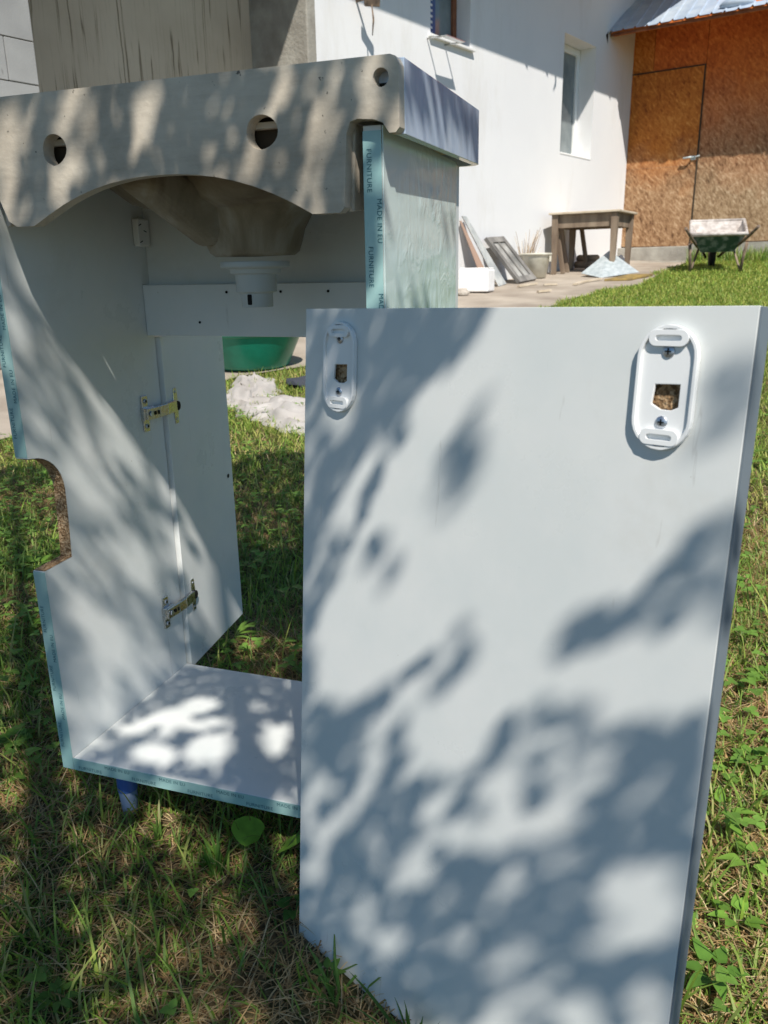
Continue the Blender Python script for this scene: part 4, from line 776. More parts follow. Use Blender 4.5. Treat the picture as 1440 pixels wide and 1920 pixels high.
# ------------------------------------------------------------------ tree behind the camera: its crown gives the dappled shade
E1 = SUN.cross(Vector((0, 0, 1))).normalized(); E2 = E1.cross(SUN)
SHADE = [(0.92,'g',[(-1.081,0.747),(-0.384,0.658),(-0.162,0.479),(-0.099,0.532),(-0.139,1.442),(0.270,1.323),(0.401,1.403),(0.535,1.366),(0.601,1.104),(0.463,0.167),(0.375,-0.306),(0.309,-0.436),(-0.390,-0.315)],0.0000),
(0.35,'g',[(-0.663,1.480),(-0.323,1.491),(-0.169,0.924),(-0.121,0.479),(-0.227,0.493),(-0.333,0.506)],0.0000),
(0.90,'g',[(-0.292,1.336),(-0.299,1.279),(-0.341,1.256),(-0.403,1.272),(-0.464,1.322),(-0.502,1.390),(-0.500,1.452),(-0.456,1.480),(-0.388,1.462),(-0.325,1.406)],0.0000),
(0.90,'h',[(-0.264,0.631),(-0.183,0.570)],0.0115),
(0.05,'g',[(0.282,0.331),(0.268,0.302),(0.238,0.289),(0.203,0.296),(0.174,0.322),(0.162,0.357),(0.174,0.388),(0.205,0.403),(0.244,0.395),(0.273,0.367)],0.0000),
(0.10,'g',[(-0.073,0.137),(-0.075,0.121),(-0.086,0.114),(-0.103,0.117),(-0.120,0.130),(-0.129,0.149),(-0.129,0.165),(-0.117,0.174),(-0.099,0.170),(-0.082,0.156)],0.0000),
(0.20,'g',[(-0.038,0.065),(-0.040,0.043),(-0.054,0.033),(-0.075,0.037),(-0.095,0.054),(-0.108,0.078),(-0.107,0.101),(-0.093,0.113),(-0.071,0.109),(-0.050,0.090)],0.0000),
(0.30,'g',[(0.154,-0.018),(0.147,-0.029),(0.130,-0.034),(0.108,-0.030),(0.089,-0.018),(0.081,-0.004),(0.087,0.008),(0.105,0.013),(0.128,0.009),(0.147,-0.003)],0.0000),
(0.40,'h',[(0.140,-0.040),(0.122,-0.098)],0.0115),
(0.35,'g',[(0.361,-0.177),(0.353,-0.188),(0.340,-0.193),(0.326,-0.191),(0.316,-0.181),(0.314,-0.168),(0.321,-0.156),(0.334,-0.150),(0.349,-0.153),(0.359,-0.163)],0.0000),
(0.00,'g',[(0.299,-0.080),(0.292,-0.093),(0.280,-0.099),(0.266,-0.096),(0.255,-0.086),(0.252,-0.071),(0.258,-0.058),(0.271,-0.052),(0.285,-0.055),(0.296,-0.066)],0.0000),
(0.40,'g',[(0.268,-0.166),(0.259,-0.182),(0.240,-0.190),(0.218,-0.186),(0.200,-0.172),(0.193,-0.152),(0.201,-0.134),(0.221,-0.125),(0.245,-0.130),(0.263,-0.145)],0.0000),
(0.40,'g',[(0.055,-0.126),(0.049,-0.140),(0.029,-0.145),(0.002,-0.140),(-0.022,-0.127),(-0.034,-0.109),(-0.029,-0.095),(-0.009,-0.089),(0.020,-0.094),(0.044,-0.108)],0.0000),
(0.35,'g',[(0.208,-0.231),(0.199,-0.241),(0.177,-0.245),(0.149,-0.240),(0.127,-0.228),(0.117,-0.214),(0.125,-0.203),(0.148,-0.199),(0.177,-0.204),(0.200,-0.216)],0.0000),
(0.40,'g',[(-0.010,-0.043),(-0.014,-0.056),(-0.029,-0.061),(-0.050,-0.057),(-0.069,-0.045),(-0.079,-0.030),(-0.076,-0.017),(-0.061,-0.011),(-0.039,-0.015),(-0.019,-0.028)],0.0000),
(0.40,'g',[(0.374,-0.271),(0.367,-0.279),(0.355,-0.282),(0.342,-0.280),(0.332,-0.273),(0.330,-0.263),(0.336,-0.255),(0.349,-0.252),(0.362,-0.254),(0.372,-0.262)],0.0000),
(0.50,'g',[(0.105,-0.207),(0.100,-0.215),(0.083,-0.218),(0.062,-0.214),(0.044,-0.205),(0.036,-0.194),(0.041,-0.185),(0.058,-0.182),(0.080,-0.186),(0.098,-0.195)],0.0000),
(0.00,'p',[(0.324,0.305),(0.572,0.028),(0.569,-0.054),(0.531,-0.352),(0.262,-0.304),(0.298,0.014)],0.0000),
(1.00,'p',[(0.319,0.315),(0.462,0.155),(0.449,0.154),(0.435,0.145),(0.419,0.150),(0.400,0.144),(0.386,0.143),(0.366,0.148),(0.352,0.142),(0.337,0.130),(0.328,0.119),(0.309,0.123),(0.303,0.128)],0.0000),
(0.65,'p',[(0.318,0.224),(0.351,0.205),(0.384,0.194),(0.395,0.176),(0.376,0.174),(0.346,0.172),(0.313,0.162)],0.0000),
(1.00,'c',[(0.400,0.134),(0.380,0.126),(0.366,0.108),(0.346,0.093),(0.324,0.072),(0.304,0.052)],0.0050),
(0.80,'c',[(0.336,0.111),(0.337,0.088)],0.0065),
(0.85,'p',[(0.444,0.074),(0.438,0.060),(0.430,0.056),(0.423,0.063),(0.421,0.079),(0.425,0.098),(0.431,0.111),(0.439,0.115),(0.445,0.107),(0.447,0.092)],0.0000),
(1.00,'p',[(0.379,0.068),(0.377,0.064),(0.373,0.064),(0.368,0.068),(0.364,0.075),(0.363,0.082),(0.365,0.086),(0.369,0.086),(0.374,0.082),(0.378,0.075)],0.0000),
(0.75,'p',[(0.390,0.051),(0.391,0.047),(0.387,0.044),(0.380,0.044),(0.373,0.046),(0.369,0.051),(0.369,0.056),(0.373,0.059),(0.379,0.059),(0.386,0.056)],0.0000),
(0.60,'p',[(0.569,-0.009),(0.567,-0.023),(0.563,-0.029),(0.558,-0.024),(0.555,-0.010),(0.555,0.007),(0.557,0.021),(0.562,0.026),(0.566,0.021),(0.569,0.008)],0.0000),
(0.50,'p',[(0.561,-0.012),(0.559,-0.021),(0.554,-0.022),(0.549,-0.016),(0.545,-0.005),(0.544,0.007),(0.546,0.015),(0.551,0.016),(0.557,0.010),(0.561,-0.001)],0.0000),
(1.00,'c',[(0.495,-0.078),(0.517,-0.084),(0.538,-0.096),(0.562,-0.107)],0.0085),
(1.00,'c',[(0.544,-0.073),(0.561,-0.077)],0.0115),
(0.55,'p',[(0.542,-0.078),(0.560,-0.073),(0.558,-0.118),(0.538,-0.096)],0.0000),
(1.00,'c',[(0.424,-0.031),(0.408,-0.036)],0.0065),
(1.00,'c',[(0.408,-0.034),(0.384,-0.037),(0.358,-0.031)],0.0065),
(1.00,'c',[(0.432,-0.048),(0.414,-0.057)],0.0060),
(0.70,'p',[(0.430,-0.079),(0.428,-0.082),(0.423,-0.081),(0.416,-0.077),(0.411,-0.071),(0.409,-0.066),(0.411,-0.063),(0.417,-0.064),(0.423,-0.068),(0.428,-0.074)],0.0000),
(1.00,'p',[(0.293,0.005),(0.355,-0.031),(0.391,-0.037),(0.390,-0.059),(0.387,-0.079),(0.388,-0.102),(0.411,-0.127),(0.439,-0.124),(0.452,-0.106),(0.467,-0.105),(0.478,-0.114),(0.495,-0.124),(0.499,-0.145),(0.525,-0.151),(0.531,-0.160),(0.552,-0.160),(0.553,-0.346),(0.268,-0.289)],0.0000),
(0.00,'c',[(0.412,-0.044),(0.383,-0.049),(0.365,-0.064),(0.365,-0.089),(0.347,-0.109),(0.323,-0.114),(0.308,-0.136)],0.0100),
(0.15,'p',[(0.336,-0.090),(0.333,-0.095),(0.326,-0.096),(0.317,-0.091),(0.309,-0.083),(0.307,-0.074),(0.310,-0.069),(0.318,-0.069),(0.327,-0.074),(0.334,-0.082)],0.0000),
(0.20,'p',[(0.312,-0.103),(0.309,-0.114),(0.303,-0.119),(0.297,-0.116),(0.292,-0.106),(0.291,-0.093),(0.294,-0.081),(0.300,-0.076),(0.306,-0.080),(0.311,-0.090)],0.0000),
(0.10,'p',[(0.319,-0.152),(0.315,-0.159),(0.306,-0.161),(0.294,-0.156),(0.285,-0.147),(0.283,-0.137),(0.287,-0.130),(0.297,-0.129),(0.308,-0.134),(0.316,-0.143)],0.0000),
(0.00,'p',[(0.395,-0.066),(0.418,-0.069),(0.441,-0.071),(0.456,-0.094),(0.448,-0.106),(0.435,-0.119),(0.411,-0.117),(0.398,-0.100)],0.0000),
(0.00,'p',[(0.477,-0.132),(0.475,-0.138),(0.469,-0.140),(0.463,-0.136),(0.458,-0.129),(0.456,-0.120),(0.458,-0.114),(0.464,-0.112),(0.470,-0.116),(0.475,-0.124)],0.0000),
(0.00,'p',[(0.495,-0.145),(0.494,-0.150),(0.490,-0.151),(0.485,-0.149),(0.481,-0.143),(0.480,-0.136),(0.481,-0.131),(0.485,-0.129),(0.490,-0.132),(0.494,-0.138)],0.0000),
(0.00,'c',[(0.495,-0.172),(0.480,-0.183),(0.454,-0.184),(0.437,-0.176)],0.0125),
(0.00,'c',[(0.439,-0.144),(0.455,-0.148),(0.454,-0.166)],0.0105),
(0.20,'c',[(0.466,-0.147),(0.484,-0.155),(0.499,-0.169)],0.0085),
(0.80,'c',[(0.465,-0.169),(0.477,-0.164)],0.0030),
(0.90,'p',[(0.435,-0.161),(0.434,-0.163),(0.431,-0.164),(0.428,-0.162),(0.425,-0.159),(0.424,-0.155),(0.425,-0.153),(0.428,-0.153),(0.431,-0.154),(0.434,-0.157)],0.0000),
(0.00,'c',[(0.408,-0.140),(0.407,-0.164),(0.379,-0.183)],0.0095),
(0.10,'c',[(0.407,-0.162),(0.423,-0.169)],0.0100),
(0.35,'p',[(0.371,-0.153),(0.369,-0.159),(0.362,-0.160),(0.355,-0.157),(0.348,-0.150),(0.346,-0.142),(0.349,-0.136),(0.356,-0.135),(0.363,-0.139),(0.369,-0.146)],0.0000),
(0.25,'c',[(0.314,-0.189),(0.348,-0.195)],0.0110),
(0.40,'p',[(0.357,-0.218),(0.354,-0.224),(0.347,-0.226),(0.338,-0.224),(0.331,-0.217),(0.329,-0.209),(0.332,-0.203),(0.340,-0.201),(0.349,-0.204),(0.355,-0.211)],0.0000),
(0.00,'p',[(0.384,-0.238),(0.381,-0.246),(0.373,-0.249),(0.364,-0.246),(0.356,-0.239),(0.354,-0.229),(0.358,-0.220),(0.365,-0.218),(0.375,-0.221),(0.381,-0.229)],0.0000),
(0.20,'p',[(0.434,-0.244),(0.435,-0.252),(0.431,-0.259),(0.423,-0.262),(0.414,-0.259),(0.409,-0.252),(0.408,-0.243),(0.413,-0.236),(0.421,-0.234),(0.429,-0.237)],0.0000),
(0.30,'p',[(0.465,-0.221),(0.465,-0.230),(0.461,-0.236),(0.453,-0.239),(0.445,-0.236),(0.439,-0.228),(0.439,-0.220),(0.443,-0.213),(0.451,-0.211),(0.459,-0.214)],0.0000),
(0.60,'p',[(0.502,-0.215),(0.502,-0.223),(0.499,-0.230),(0.492,-0.232),(0.485,-0.229),(0.480,-0.221),(0.480,-0.213),(0.483,-0.207),(0.490,-0.205),(0.497,-0.208)],0.0000),
(0.00,'p',[(0.544,-0.266),(0.540,-0.279),(0.530,-0.285),(0.518,-0.281),(0.507,-0.268),(0.503,-0.251),(0.507,-0.237),(0.518,-0.232),(0.530,-0.238),(0.540,-0.250)],0.0000),
(0.05,'p',[(0.521,-0.280),(0.519,-0.286),(0.514,-0.289),(0.509,-0.288),(0.504,-0.282),(0.502,-0.274),(0.504,-0.268),(0.509,-0.265),(0.515,-0.267),(0.519,-0.273)],0.0000),
(0.35,'p',[(0.467,-0.279),(0.463,-0.288),(0.454,-0.292),(0.443,-0.289),(0.433,-0.280),(0.430,-0.268),(0.434,-0.258),(0.444,-0.255),(0.455,-0.258),(0.464,-0.267)],0.0000),
(0.70,'p',[(0.489,-0.290),(0.487,-0.297),(0.481,-0.300),(0.474,-0.298),(0.468,-0.292),(0.465,-0.283),(0.468,-0.276),(0.474,-0.273),(0.481,-0.275),(0.487,-0.282)],0.0000),
(0.05,'c',[(0.462,-0.304),(0.445,-0.319)],0.0140),
(0.00,'p',[(0.505,-0.327),(0.502,-0.336),(0.494,-0.340),(0.484,-0.339),(0.476,-0.331),(0.473,-0.320),(0.477,-0.311),(0.485,-0.307),(0.494,-0.310),(0.502,-0.317)],0.0000),
(0.10,'p',[(0.539,-0.328),(0.536,-0.336),(0.530,-0.340),(0.523,-0.339),(0.516,-0.332),(0.514,-0.323),(0.517,-0.315),(0.523,-0.311),(0.530,-0.313),(0.536,-0.320)],0.0000),
(0.35,'p',[(0.344,-0.241),(0.340,-0.248),(0.333,-0.252),(0.325,-0.249),(0.318,-0.242),(0.316,-0.233),(0.319,-0.225),(0.327,-0.222),(0.335,-0.225),(0.341,-0.232)],0.0000),
(0.70,'p',[(0.029,0.505),(0.068,0.489),(0.097,0.471),(0.140,0.453),(0.166,0.252),(0.014,0.059),(0.005,0.222),(0.012,0.384)],0.0000),
(0.45,'c',[(0.022,0.497),(0.024,0.474)],0.0186),
(0.00,'c',[(0.066,0.462),(0.078,0.450),(0.096,0.442),(0.117,0.425)],0.0139),
(0.40,'c',[(0.092,0.409),(0.100,0.393)],0.0118),
(0.45,'p',[(0.029,0.363),(0.025,0.350),(0.018,0.337),(0.010,0.329),(0.005,0.329),(0.004,0.336),(0.007,0.348),(0.014,0.361),(0.022,0.369),(0.028,0.370)],0.0000),
(0.60,'p',[(0.040,0.416),(0.036,0.400),(0.029,0.385),(0.022,0.377),(0.018,0.379),(0.018,0.391),(0.022,0.407),(0.028,0.421),(0.035,0.430),(0.040,0.428)],0.0000),
(0.10,'c',[(0.078,0.358),(0.094,0.343),(0.104,0.321)],0.0279),
(0.15,'c',[(0.041,0.287),(0.063,0.276)],0.0186),
(0.35,'c',[(0.031,0.241),(0.047,0.230)],0.0164),
(0.00,'c',[(0.057,0.212),(0.069,0.189),(0.086,0.172)],0.0232),
(0.20,'c',[(0.096,0.228),(0.121,0.217)],0.0157),
(0.30,'c',[(0.033,0.119),(0.078,0.150)],0.0279),
(0.40,'p',[(0.074,0.119),(0.067,0.107),(0.053,0.094),(0.036,0.086),(0.024,0.085),(0.021,0.091),(0.026,0.102),(0.040,0.114),(0.056,0.123),(0.070,0.126)],0.0000),
(1.00,'p',[(0.018,0.058),(0.158,0.242),(0.335,0.166),(0.301,-0.060)],0.0000),
(0.00,'c',[(0.081,0.101),(0.131,0.119)],0.0150),
(0.00,'c',[(0.133,0.091),(0.161,0.130),(0.199,0.135)],0.0132),
(0.00,'p',[(0.152,0.045),(0.147,0.031),(0.132,0.025),(0.114,0.029),(0.098,0.041),(0.090,0.056),(0.095,0.071),(0.109,0.077),(0.129,0.074),(0.145,0.061)],0.0000),
(0.00,'p',[(0.233,0.056),(0.228,0.037),(0.211,0.023),(0.188,0.019),(0.168,0.026),(0.157,0.042),(0.161,0.060),(0.177,0.075),(0.201,0.080),(0.223,0.072)],0.0000),
(0.00,'c',[(0.169,0.095),(0.244,0.092)],0.0125),
(0.00,'p',[(0.276,0.114),(0.271,0.104),(0.259,0.100),(0.245,0.103),(0.234,0.111),(0.230,0.123),(0.235,0.133),(0.247,0.138),(0.262,0.135),(0.273,0.126)],0.0000),
(0.00,'c',[(0.255,0.047),(0.293,0.061),(0.282,0.032)],0.0150),
(0.30,'p',[(0.211,0.012),(0.207,0.005),(0.197,0.003),(0.184,0.005),(0.174,0.011),(0.170,0.020),(0.174,0.027),(0.184,0.029),(0.197,0.027),(0.207,0.020)],0.0000),
(0.90,'p',[(0.273,0.086),(0.270,0.078),(0.262,0.074),(0.253,0.075),(0.246,0.082),(0.244,0.092),(0.247,0.100),(0.255,0.105),(0.264,0.103),(0.271,0.096)],0.0000),
(0.86,'p',[(0.037,0.551),(0.411,0.375),(0.410,0.336),(0.362,0.318),(0.325,0.336),(0.239,0.399),(0.147,0.440),(0.063,0.455),(0.015,0.479)],0.0000),
(0.30,'p',[(0.037,0.548),(0.090,0.521),(0.073,0.492),(0.054,0.460),(0.015,0.479)],0.0000),
(0.30,'p',[(0.110,0.512),(0.142,0.497),(0.144,0.453),(0.120,0.454),(0.077,0.457)],0.0000),
(0.30,'p',[(0.181,0.478),(0.209,0.465),(0.200,0.431),(0.179,0.438)],0.0000),
(0.25,'p',[(0.317,0.416),(0.337,0.407),(0.311,0.395),(0.289,0.368),(0.270,0.381),(0.287,0.401)],0.0000),
(0.30,'p',[(0.348,0.403),(0.365,0.394),(0.363,0.357),(0.339,0.329),(0.316,0.343),(0.337,0.373)],0.0000),
(0.50,'p',[(0.374,0.389),(0.407,0.375),(0.406,0.343),(0.377,0.361)],0.0000),
(1.00,'p',[(0.411,0.374),(0.585,0.603),(0.572,0.550),(0.412,0.338)],0.0000),
(0.00,'p',[(0.397,0.335),(0.545,0.530),(0.548,0.441),(0.394,0.252)],0.0000),
(0.30,'p',[(0.397,0.314),(0.546,0.498),(0.546,0.490),(0.396,0.302)],0.0000),
(0.20,'p',[(0.454,0.429),(0.485,0.471),(0.480,0.432),(0.459,0.403)],0.0000),
(0.00,'g',[(0.639,-0.367),(1.061,0.112),(3.784,3.094),(5.369,3.490),(0.959,-0.517),(0.554,-0.478)],0.0000)]
def inpoly(a, b, P):
    c = False; n = len(P); j = n-1
    for i in range(n):
        xi, yi = P[i]; xj, yj = P[j]
        if (yi > b) != (yj > b) and a < (xj-xi)*(b-yi)/(yj-yi)+xi: c = not c
        j = i
    return c
def inchain(a, b, P, w):
    for (x1, y1), (x2, y2) in zip(P[:-1], P[1:]):
        dx, dy = x2-x1, y2-y1; t = max(0, min(1, ((a-x1)*dx+(b-y1)*dy)/(dx*dx+dy*dy+1e-12)))
        if (a-x1-t*dx)**2+(b-y1-t*dy)**2 < w*w: return True
    return False
BB = [(min(p[0] for p in q[2])-q[3], max(p[0] for p in q[2])+q[3], min(p[1] for p in q[2])-q[3], max(p[1] for p in q[2])+q[3]) for q in SHADE]
def shade2(a, b):
    for q, bb in zip(reversed(SHADE), reversed(BB)):
        if bb[0] <= a <= bb[1] and bb[2] <= b <= bb[3]:
            if (inpoly(a, b, q[2]) if q[1] in 'pg' else inchain(a, b, q[2], q[3])): return q[0], ('f' if q[1] in 'pc' else 'c')
    if b < -.45 and -1.6 < a < 1.9: return .35, 'd'
    return 0, 'd'
tree = thing('shade_tree', 'leafy tree standing behind the viewer, shading cabinet and grass', 'tree', (2.1, -3.0, gz(2.1, -3.0)))
LV, LF, LC = [], [], []
def leaf_at(c, ln, wd, tilt):
    n_ = (-SUN+Vector((random.gauss(0, tilt), random.gauss(0, tilt), random.gauss(0, tilt)))).normalized()
    u_ = n_.orthogonal().normalized(); u_ = Matrix.Rotation(random.uniform(0, 6.28), 3, n_) @ u_; v_ = n_.cross(u_)
    b0 = len(LV)
    for a_, b_, h_ in ((-.5, 0, 0), (-.12, .5, .12), (.25, .38, .1), (.55, 0, -.08), (.25, -.38, .1), (-.12, -.5, .12)): LV.append(c+u_*ln*a_+v_*wd*b_+n_*ln*h_)
    LF.append((b0, b0+1, b0+2, b0+3)); LF.append((b0, b0+3, b0+4, b0+5))
    g_ = random.uniform(.7, 1.3); LC.extend([(.055*g_, .10*g_, .022*g_, 1)]*6)
def up_to(a, b, z):
    P = E1*a+E2*b; t = (z-P.z)/(-SUN.z); return P-SUN*t
st = .0185
for a in np.arange(-1.7, 2.6, st):                       # coarse foliage over the lawn
    for b in np.arange(-2.3, 2.6, st):
        aa, bb_ = a+random.uniform(-.5, .5)*st, b+random.uniform(-.5, .5)*st
        v_, kd = shade2(aa, bb_)
        if v_ <= 0 or kd == 'f': continue
        if kd == 'd':
            if random.random() < v_*.30: leaf_at(up_to(aa, bb_, random.uniform(1.9, 3.3)), .07, .045, .5)
        else:
            for _ in range(2):
                if random.random() < v_: leaf_at(up_to(aa+random.uniform(-.3, .3)*st, bb_+random.uniform(-.3, .3)*st, random.uniform(1.5, 2.5)), .030, .021, .35)
st = .0118
FB = [bb for q, bb in zip(SHADE, BB) if q[1] in 'pc']
for a in np.arange(min(q[0] for q in FB), max(q[1] for q in FB), st):   # fine twigs and leaflets nearer the cabinet
    for b in np.arange(min(q[2] for q in FB), max(q[3] for q in FB), st):
        for _ in range(2):
            aa, bb_ = a+random.uniform(-.5, .5)*st, b+random.uniform(-.5, .5)*st
            v_, kd = shade2(aa, bb_)
            if v_ <= 0 or kd != 'f': continue
            if v_ >= .86 or random.random() < v_*.8: leaf_at(up_to(aa, bb_, random.uniform(1.5, 2.2) if v_ >= .86 else random.uniform(1.9, 2.6)), .0185, .0145, .25)
me = bpy.data.meshes.new('foliage'); F_ = FR[tree].inverted(); me.from_pydata([F_ @ v for v in LV], [], LF); me.materials.append(LEAFM)
at = me.color_attributes.new('Col', 'FLOAT_COLOR', 'POINT'); at.data.foreach_set('color', np.array(LC, dtype=np.float32).ravel())
fo = bpy.data.objects.new('foliage', me); COL.objects.link(fo); fo.parent = tree; tag(fo, kind='stuff')
print('tree leaves', len(LF)//2)
x = MB(); tb0 = Vector((2.1, -3.0, gz(2.1, -3.0)-.1))
x.tube([tb0, tb0+Vector((.02, .03, .6)), tb0+Vector((-.05, .12, 1.3)), tb0+Vector((-.12, .3, 1.9))], [.16, .125, .11, .085], 14); x.build('trunk', BARK, tree)
fork = tb0+Vector((-.12, .3, 1.9))
limbs = [((-.55, .4), 2.6), ((-.2, .1), 2.4), ((.3, -.3), 2.9), ((-1.1, .9), 2.8), ((-.4, 1.3), 2.7), ((.2, .9), 3.0)]
for (a, b), z in limbs:
    e = up_to(a, b, z); m_ = fork.lerp(e, .5)+Vector((0, 0, .25))
    x = MB(); x.tube([fork, fork.lerp(m_, .5), m_, m_.lerp(e, .55), e], [.05, .04, .028, .016, .006], 8); x.build('limb', BARK, tree)

# ------------------------------------------------------------------ grass, straw, clover
def on_lawn(x_, y_):
    s_, o_ = x_*UH.x+y_*UH.y, x_*NH.x+y_*NH.y-NW
    return (o_ > 1.5+.06*np.sin(s_*2.7)+.04*np.sin(s_*7.1+1)-np.clip(s_-7.4, 0, 3)*.18-.02) & ~((y_ > 10.2) & (x_ < .9) & (x_ > -.5))
pb0, pb1 = PP(0, PH), PP(PW, PH)
def clear_panel(x_, y_):
    dx, dy = pb1.x-pb0.x, pb1.y-pb0.y; L2 = dx*dx+dy*dy; t = np.clip(((x_-pb0.x)*dx+(y_-pb0.y)*dy)/L2, 0, 1)
    ds = np.hypot(x_-pb0.x-t*dx, y_-pb0.y-t*dy-.008); return ds > .016
gzv = np.vectorize(gz)
CI = cam.matrix_world.inverted()
CIa = np.array(CI)
def in_view(x_, y_, z_=None, m_=1.22):
    z_ = .0735*y_ if z_ is None else z_
    q = CIa[:3, :3] @ np.stack([x_, y_, z_])+CIa[:3, 3:4]; dz = -q[2]; dz = np.where(dz > .05, dz, .05)
    return (-q[2] > .05) & (np.abs(q[0]/dz) < .4857*m_+.06) & (q[1]/dz > -.6476*m_) & (q[1]/dz < .66)
def blades(name, n, X0, X1, Y0, Y1, hmin, hmax, wmin, wmax, lie, cols, density=None, curl=.5, label=None, lodge=0.):
    x_ = RNG.uniform(X0, X1, n); y_ = RNG.uniform(Y0, Y1, n); k = on_lawn(x_, y_) & clear_panel(x_, y_) & in_view(x_, y_)
    if density is not None: k &= RNG.random(n) < density(x_, y_)
    x_, y_ = x_[k], y_[k]; n = len(x_); z_ = gzv(x_, y_)
    h = RNG.uniform(hmin, hmax, n)*RNG.uniform(.6, 1, n); w = RNG.uniform(wmin, wmax, n); az = RNG.uniform(0, 2*np.pi, n)
    ln = RNG.beta(2, 2, n)*lie[1]+lie[0]                     # lean angle from vertical
    dx, dy = np.cos(az), np.sin(az); px_, py_ = -dy, dx
    V = np.zeros((n, 7, 3)); 
    t_ = [0, .35, .7, 1]; cx = np.zeros(n); cz = np.zeros(n); pts = [(cx.copy(), cz.copy())]
    a = ln.copy()
    for i in range(3):
        L = h*(t_[i+1]-t_[i]); cx = cx+np.sin(a)*L; cz = cz+np.cos(a)*L; a = np.minimum(a+curl*RNG.uniform(0, 1, n), 1.75); pts.append((cx.copy(), np.maximum(cz, .002)))
    for i, (ww, id_) in enumerate(((1, 0), (.9, 2), (.6, 4))):
        for s_, o_ in ((-1, 0), (1, 1)):
            V[:, id_+o_, 0] = x_+dx*pts[i][0]+px_*w*.5*ww*s_; V[:, id_+o_, 1] = y_+dy*pts[i][0]+py_*w*.5*ww*s_; V[:, id_+o_, 2] = z_+pts[i][1]-(.004 if i == 0 else 0)
    V[:, 6, 0] = x_+dx*pts[3][0]; V[:, 6, 1] = y_+dy*pts[3][0]; V[:, 6, 2] = z_+pts[3][1]
    # keep blades out of the cabinet box
    me = bpy.data.meshes.new(name); me.vertices.add(n*7); me.vertices.foreach_set('co', V.ravel())
    q = np.array([[0, 1, 3, 2], [2, 3, 5, 4]]); base_ = np.arange(n)*7
    quads = (base_[:, None, None]+q[None]).reshape(-1, 4); tris = base_[:, None]+np.array([4, 5, 6])
    loops = np.concatenate([quads.ravel(), tris.ravel()]); me.loops.add(len(loops)); me.loops.foreach_set('vertex_index', loops)
    npoly = len(quads)+len(tris); me.polygons.add(npoly)
    me.polygons.foreach_set('loop_start', np.concatenate([np.arange(len(quads))*4, len(quads)*4+np.arange(len(tris))*3]))
    me.update(calc_edges=True); me.materials.append(GRASSM)
    C = np.array(cols)[RNG.integers(0, len(cols), n)]*RNG.uniform(.7, 1.25, (n, 1)); C4 = np.ones((n, 7, 4)); C4[:, :, :3] = C[:, None, :]
    at = me.color_attributes.new('Col', 'FLOAT_COLOR', 'POINT'); at.data.foreach_set('color', C4.astype(np.float32).ravel())
    o = bpy.data.objects.new(name, me); COL.objects.link(o); tag(o, label, 'grass', kind='stuff'); return o
GREEN = [(.20, .32, .05), (.25, .38, .06), (.30, .40, .08), (.16, .28, .05), (.38, .43, .11)]
DGREEN = [(.19, .31, .06), (.24, .37, .07), (.16, .27, .07), (.30, .38, .11), (.36, .37, .14)]
STRAW = [(.60, .45, .25), (.68, .54, .33), (.46, .31, .15), (.52, .35, .18), (.36, .22, .11)]
def patch(sc, sh, lo, hi):
    def f_(x_, y_):
        v = np.array([noise.noise(Vector((a*sc+sh, b*sc, sh))) for a, b in zip(x_, y_)])*.5+.5
        return np.clip((v-lo)/(hi-lo), 0, 1)
    return f_
pg, ps = patch(3.2, 3, .25, .55), patch(3.2, 3, .62, .38)
rightside = lambda x_, y_: (x_ > .62)
blades('grass', 150000, -1.3, 1.7, -.75, 1.3, .014, .052, .0016, .0036, (.1, 1.1), DGREEN+GREEN[:2], lambda a, b: .15+.85*pg(a, b)*np.where(b > .25, 1, .78), .5, 'short green grass blades around the cabinet')
blades('dry_grass', 190000, -1.3, 1.7, -.75, 1.3, .02, .085, .0010, .0024, (.9, .65), STRAW, lambda a, b: np.clip(.34+.08*(b < .25)+.66*ps(a, b)+.3*(a > .72)-.35*((a < 0) & (b > .3)), 0, 1), .35, 'dry straw and cut grass lying between green tufts')
blades('tall_grass', 5200, -1.0, 1.3, -.6, 1.0, .06, .125, .0024, .0048, (.05, .7), GREEN+DGREEN, lambda a, b: .2+.6*pg(a, b), .5, 'longer green grass tufts around the cabinet')
blades('grass', 130000, -2.4, 2.4, 1.3, 4.2, .02, .065, .0028, .005, (.1, 1.1), GREEN+[(.42, .42, .13)]*2, lambda a, b: .35+.65*pg(a, b), .5, 'sunlit green lawn behind the cabinet')
blades('dry_grass', 50000, -2.4, 2.4, 1.3, 4.2, .02, .07, .002, .0035, (.7, .8), STRAW+[(.56, .48, .22)]*3, lambda a, b: .3+.7*ps(a, b), .4, 'yellowed grass in the lawn behind the cabinet')
blades('grass', 90000, -1.6, 3.4, 4.2, 7.4, .03, .07, .005, .009, (.1, 1.0), GREEN+[(.42, .44, .11)]*2, None, .5, 'bright green lawn by the path')
blades('grass', 80000, -.8, 4.6, 7.4, 11.0, .03, .08, .007, .012, (.1, 1.0), GREEN+[(.42, .44, .11)]*2, None, .5, 'bright green lawn in front of the shed')
blades('dry_grass', 26000, -1.6, 4.4, 4.2, 10.5, .02, .06, .005, .009, (.5, .8), STRAW[:2]+[(.56, .48, .22)]*3, lambda a, b: .25+.75*ps(a, b), .4, 'yellowed grass in the far lawn')
def shedline(a, b): s_ = (a-COR.x)*U2.x+(b-COR.y)*U2.y; o_ = (a-COR.x)*N2.x+(b-COR.y)*N2.y; return ((o_ > .08) & (o_ < .40) & (s_ > .98)).astype(float)
blades('tall_grass', 16000, .8, 4.0, 9.4, 11.0, .08, .28, .006, .012, (.02, .5), DGREEN+GREEN, shedline, .4, 'long grass growing along the shed plinth')

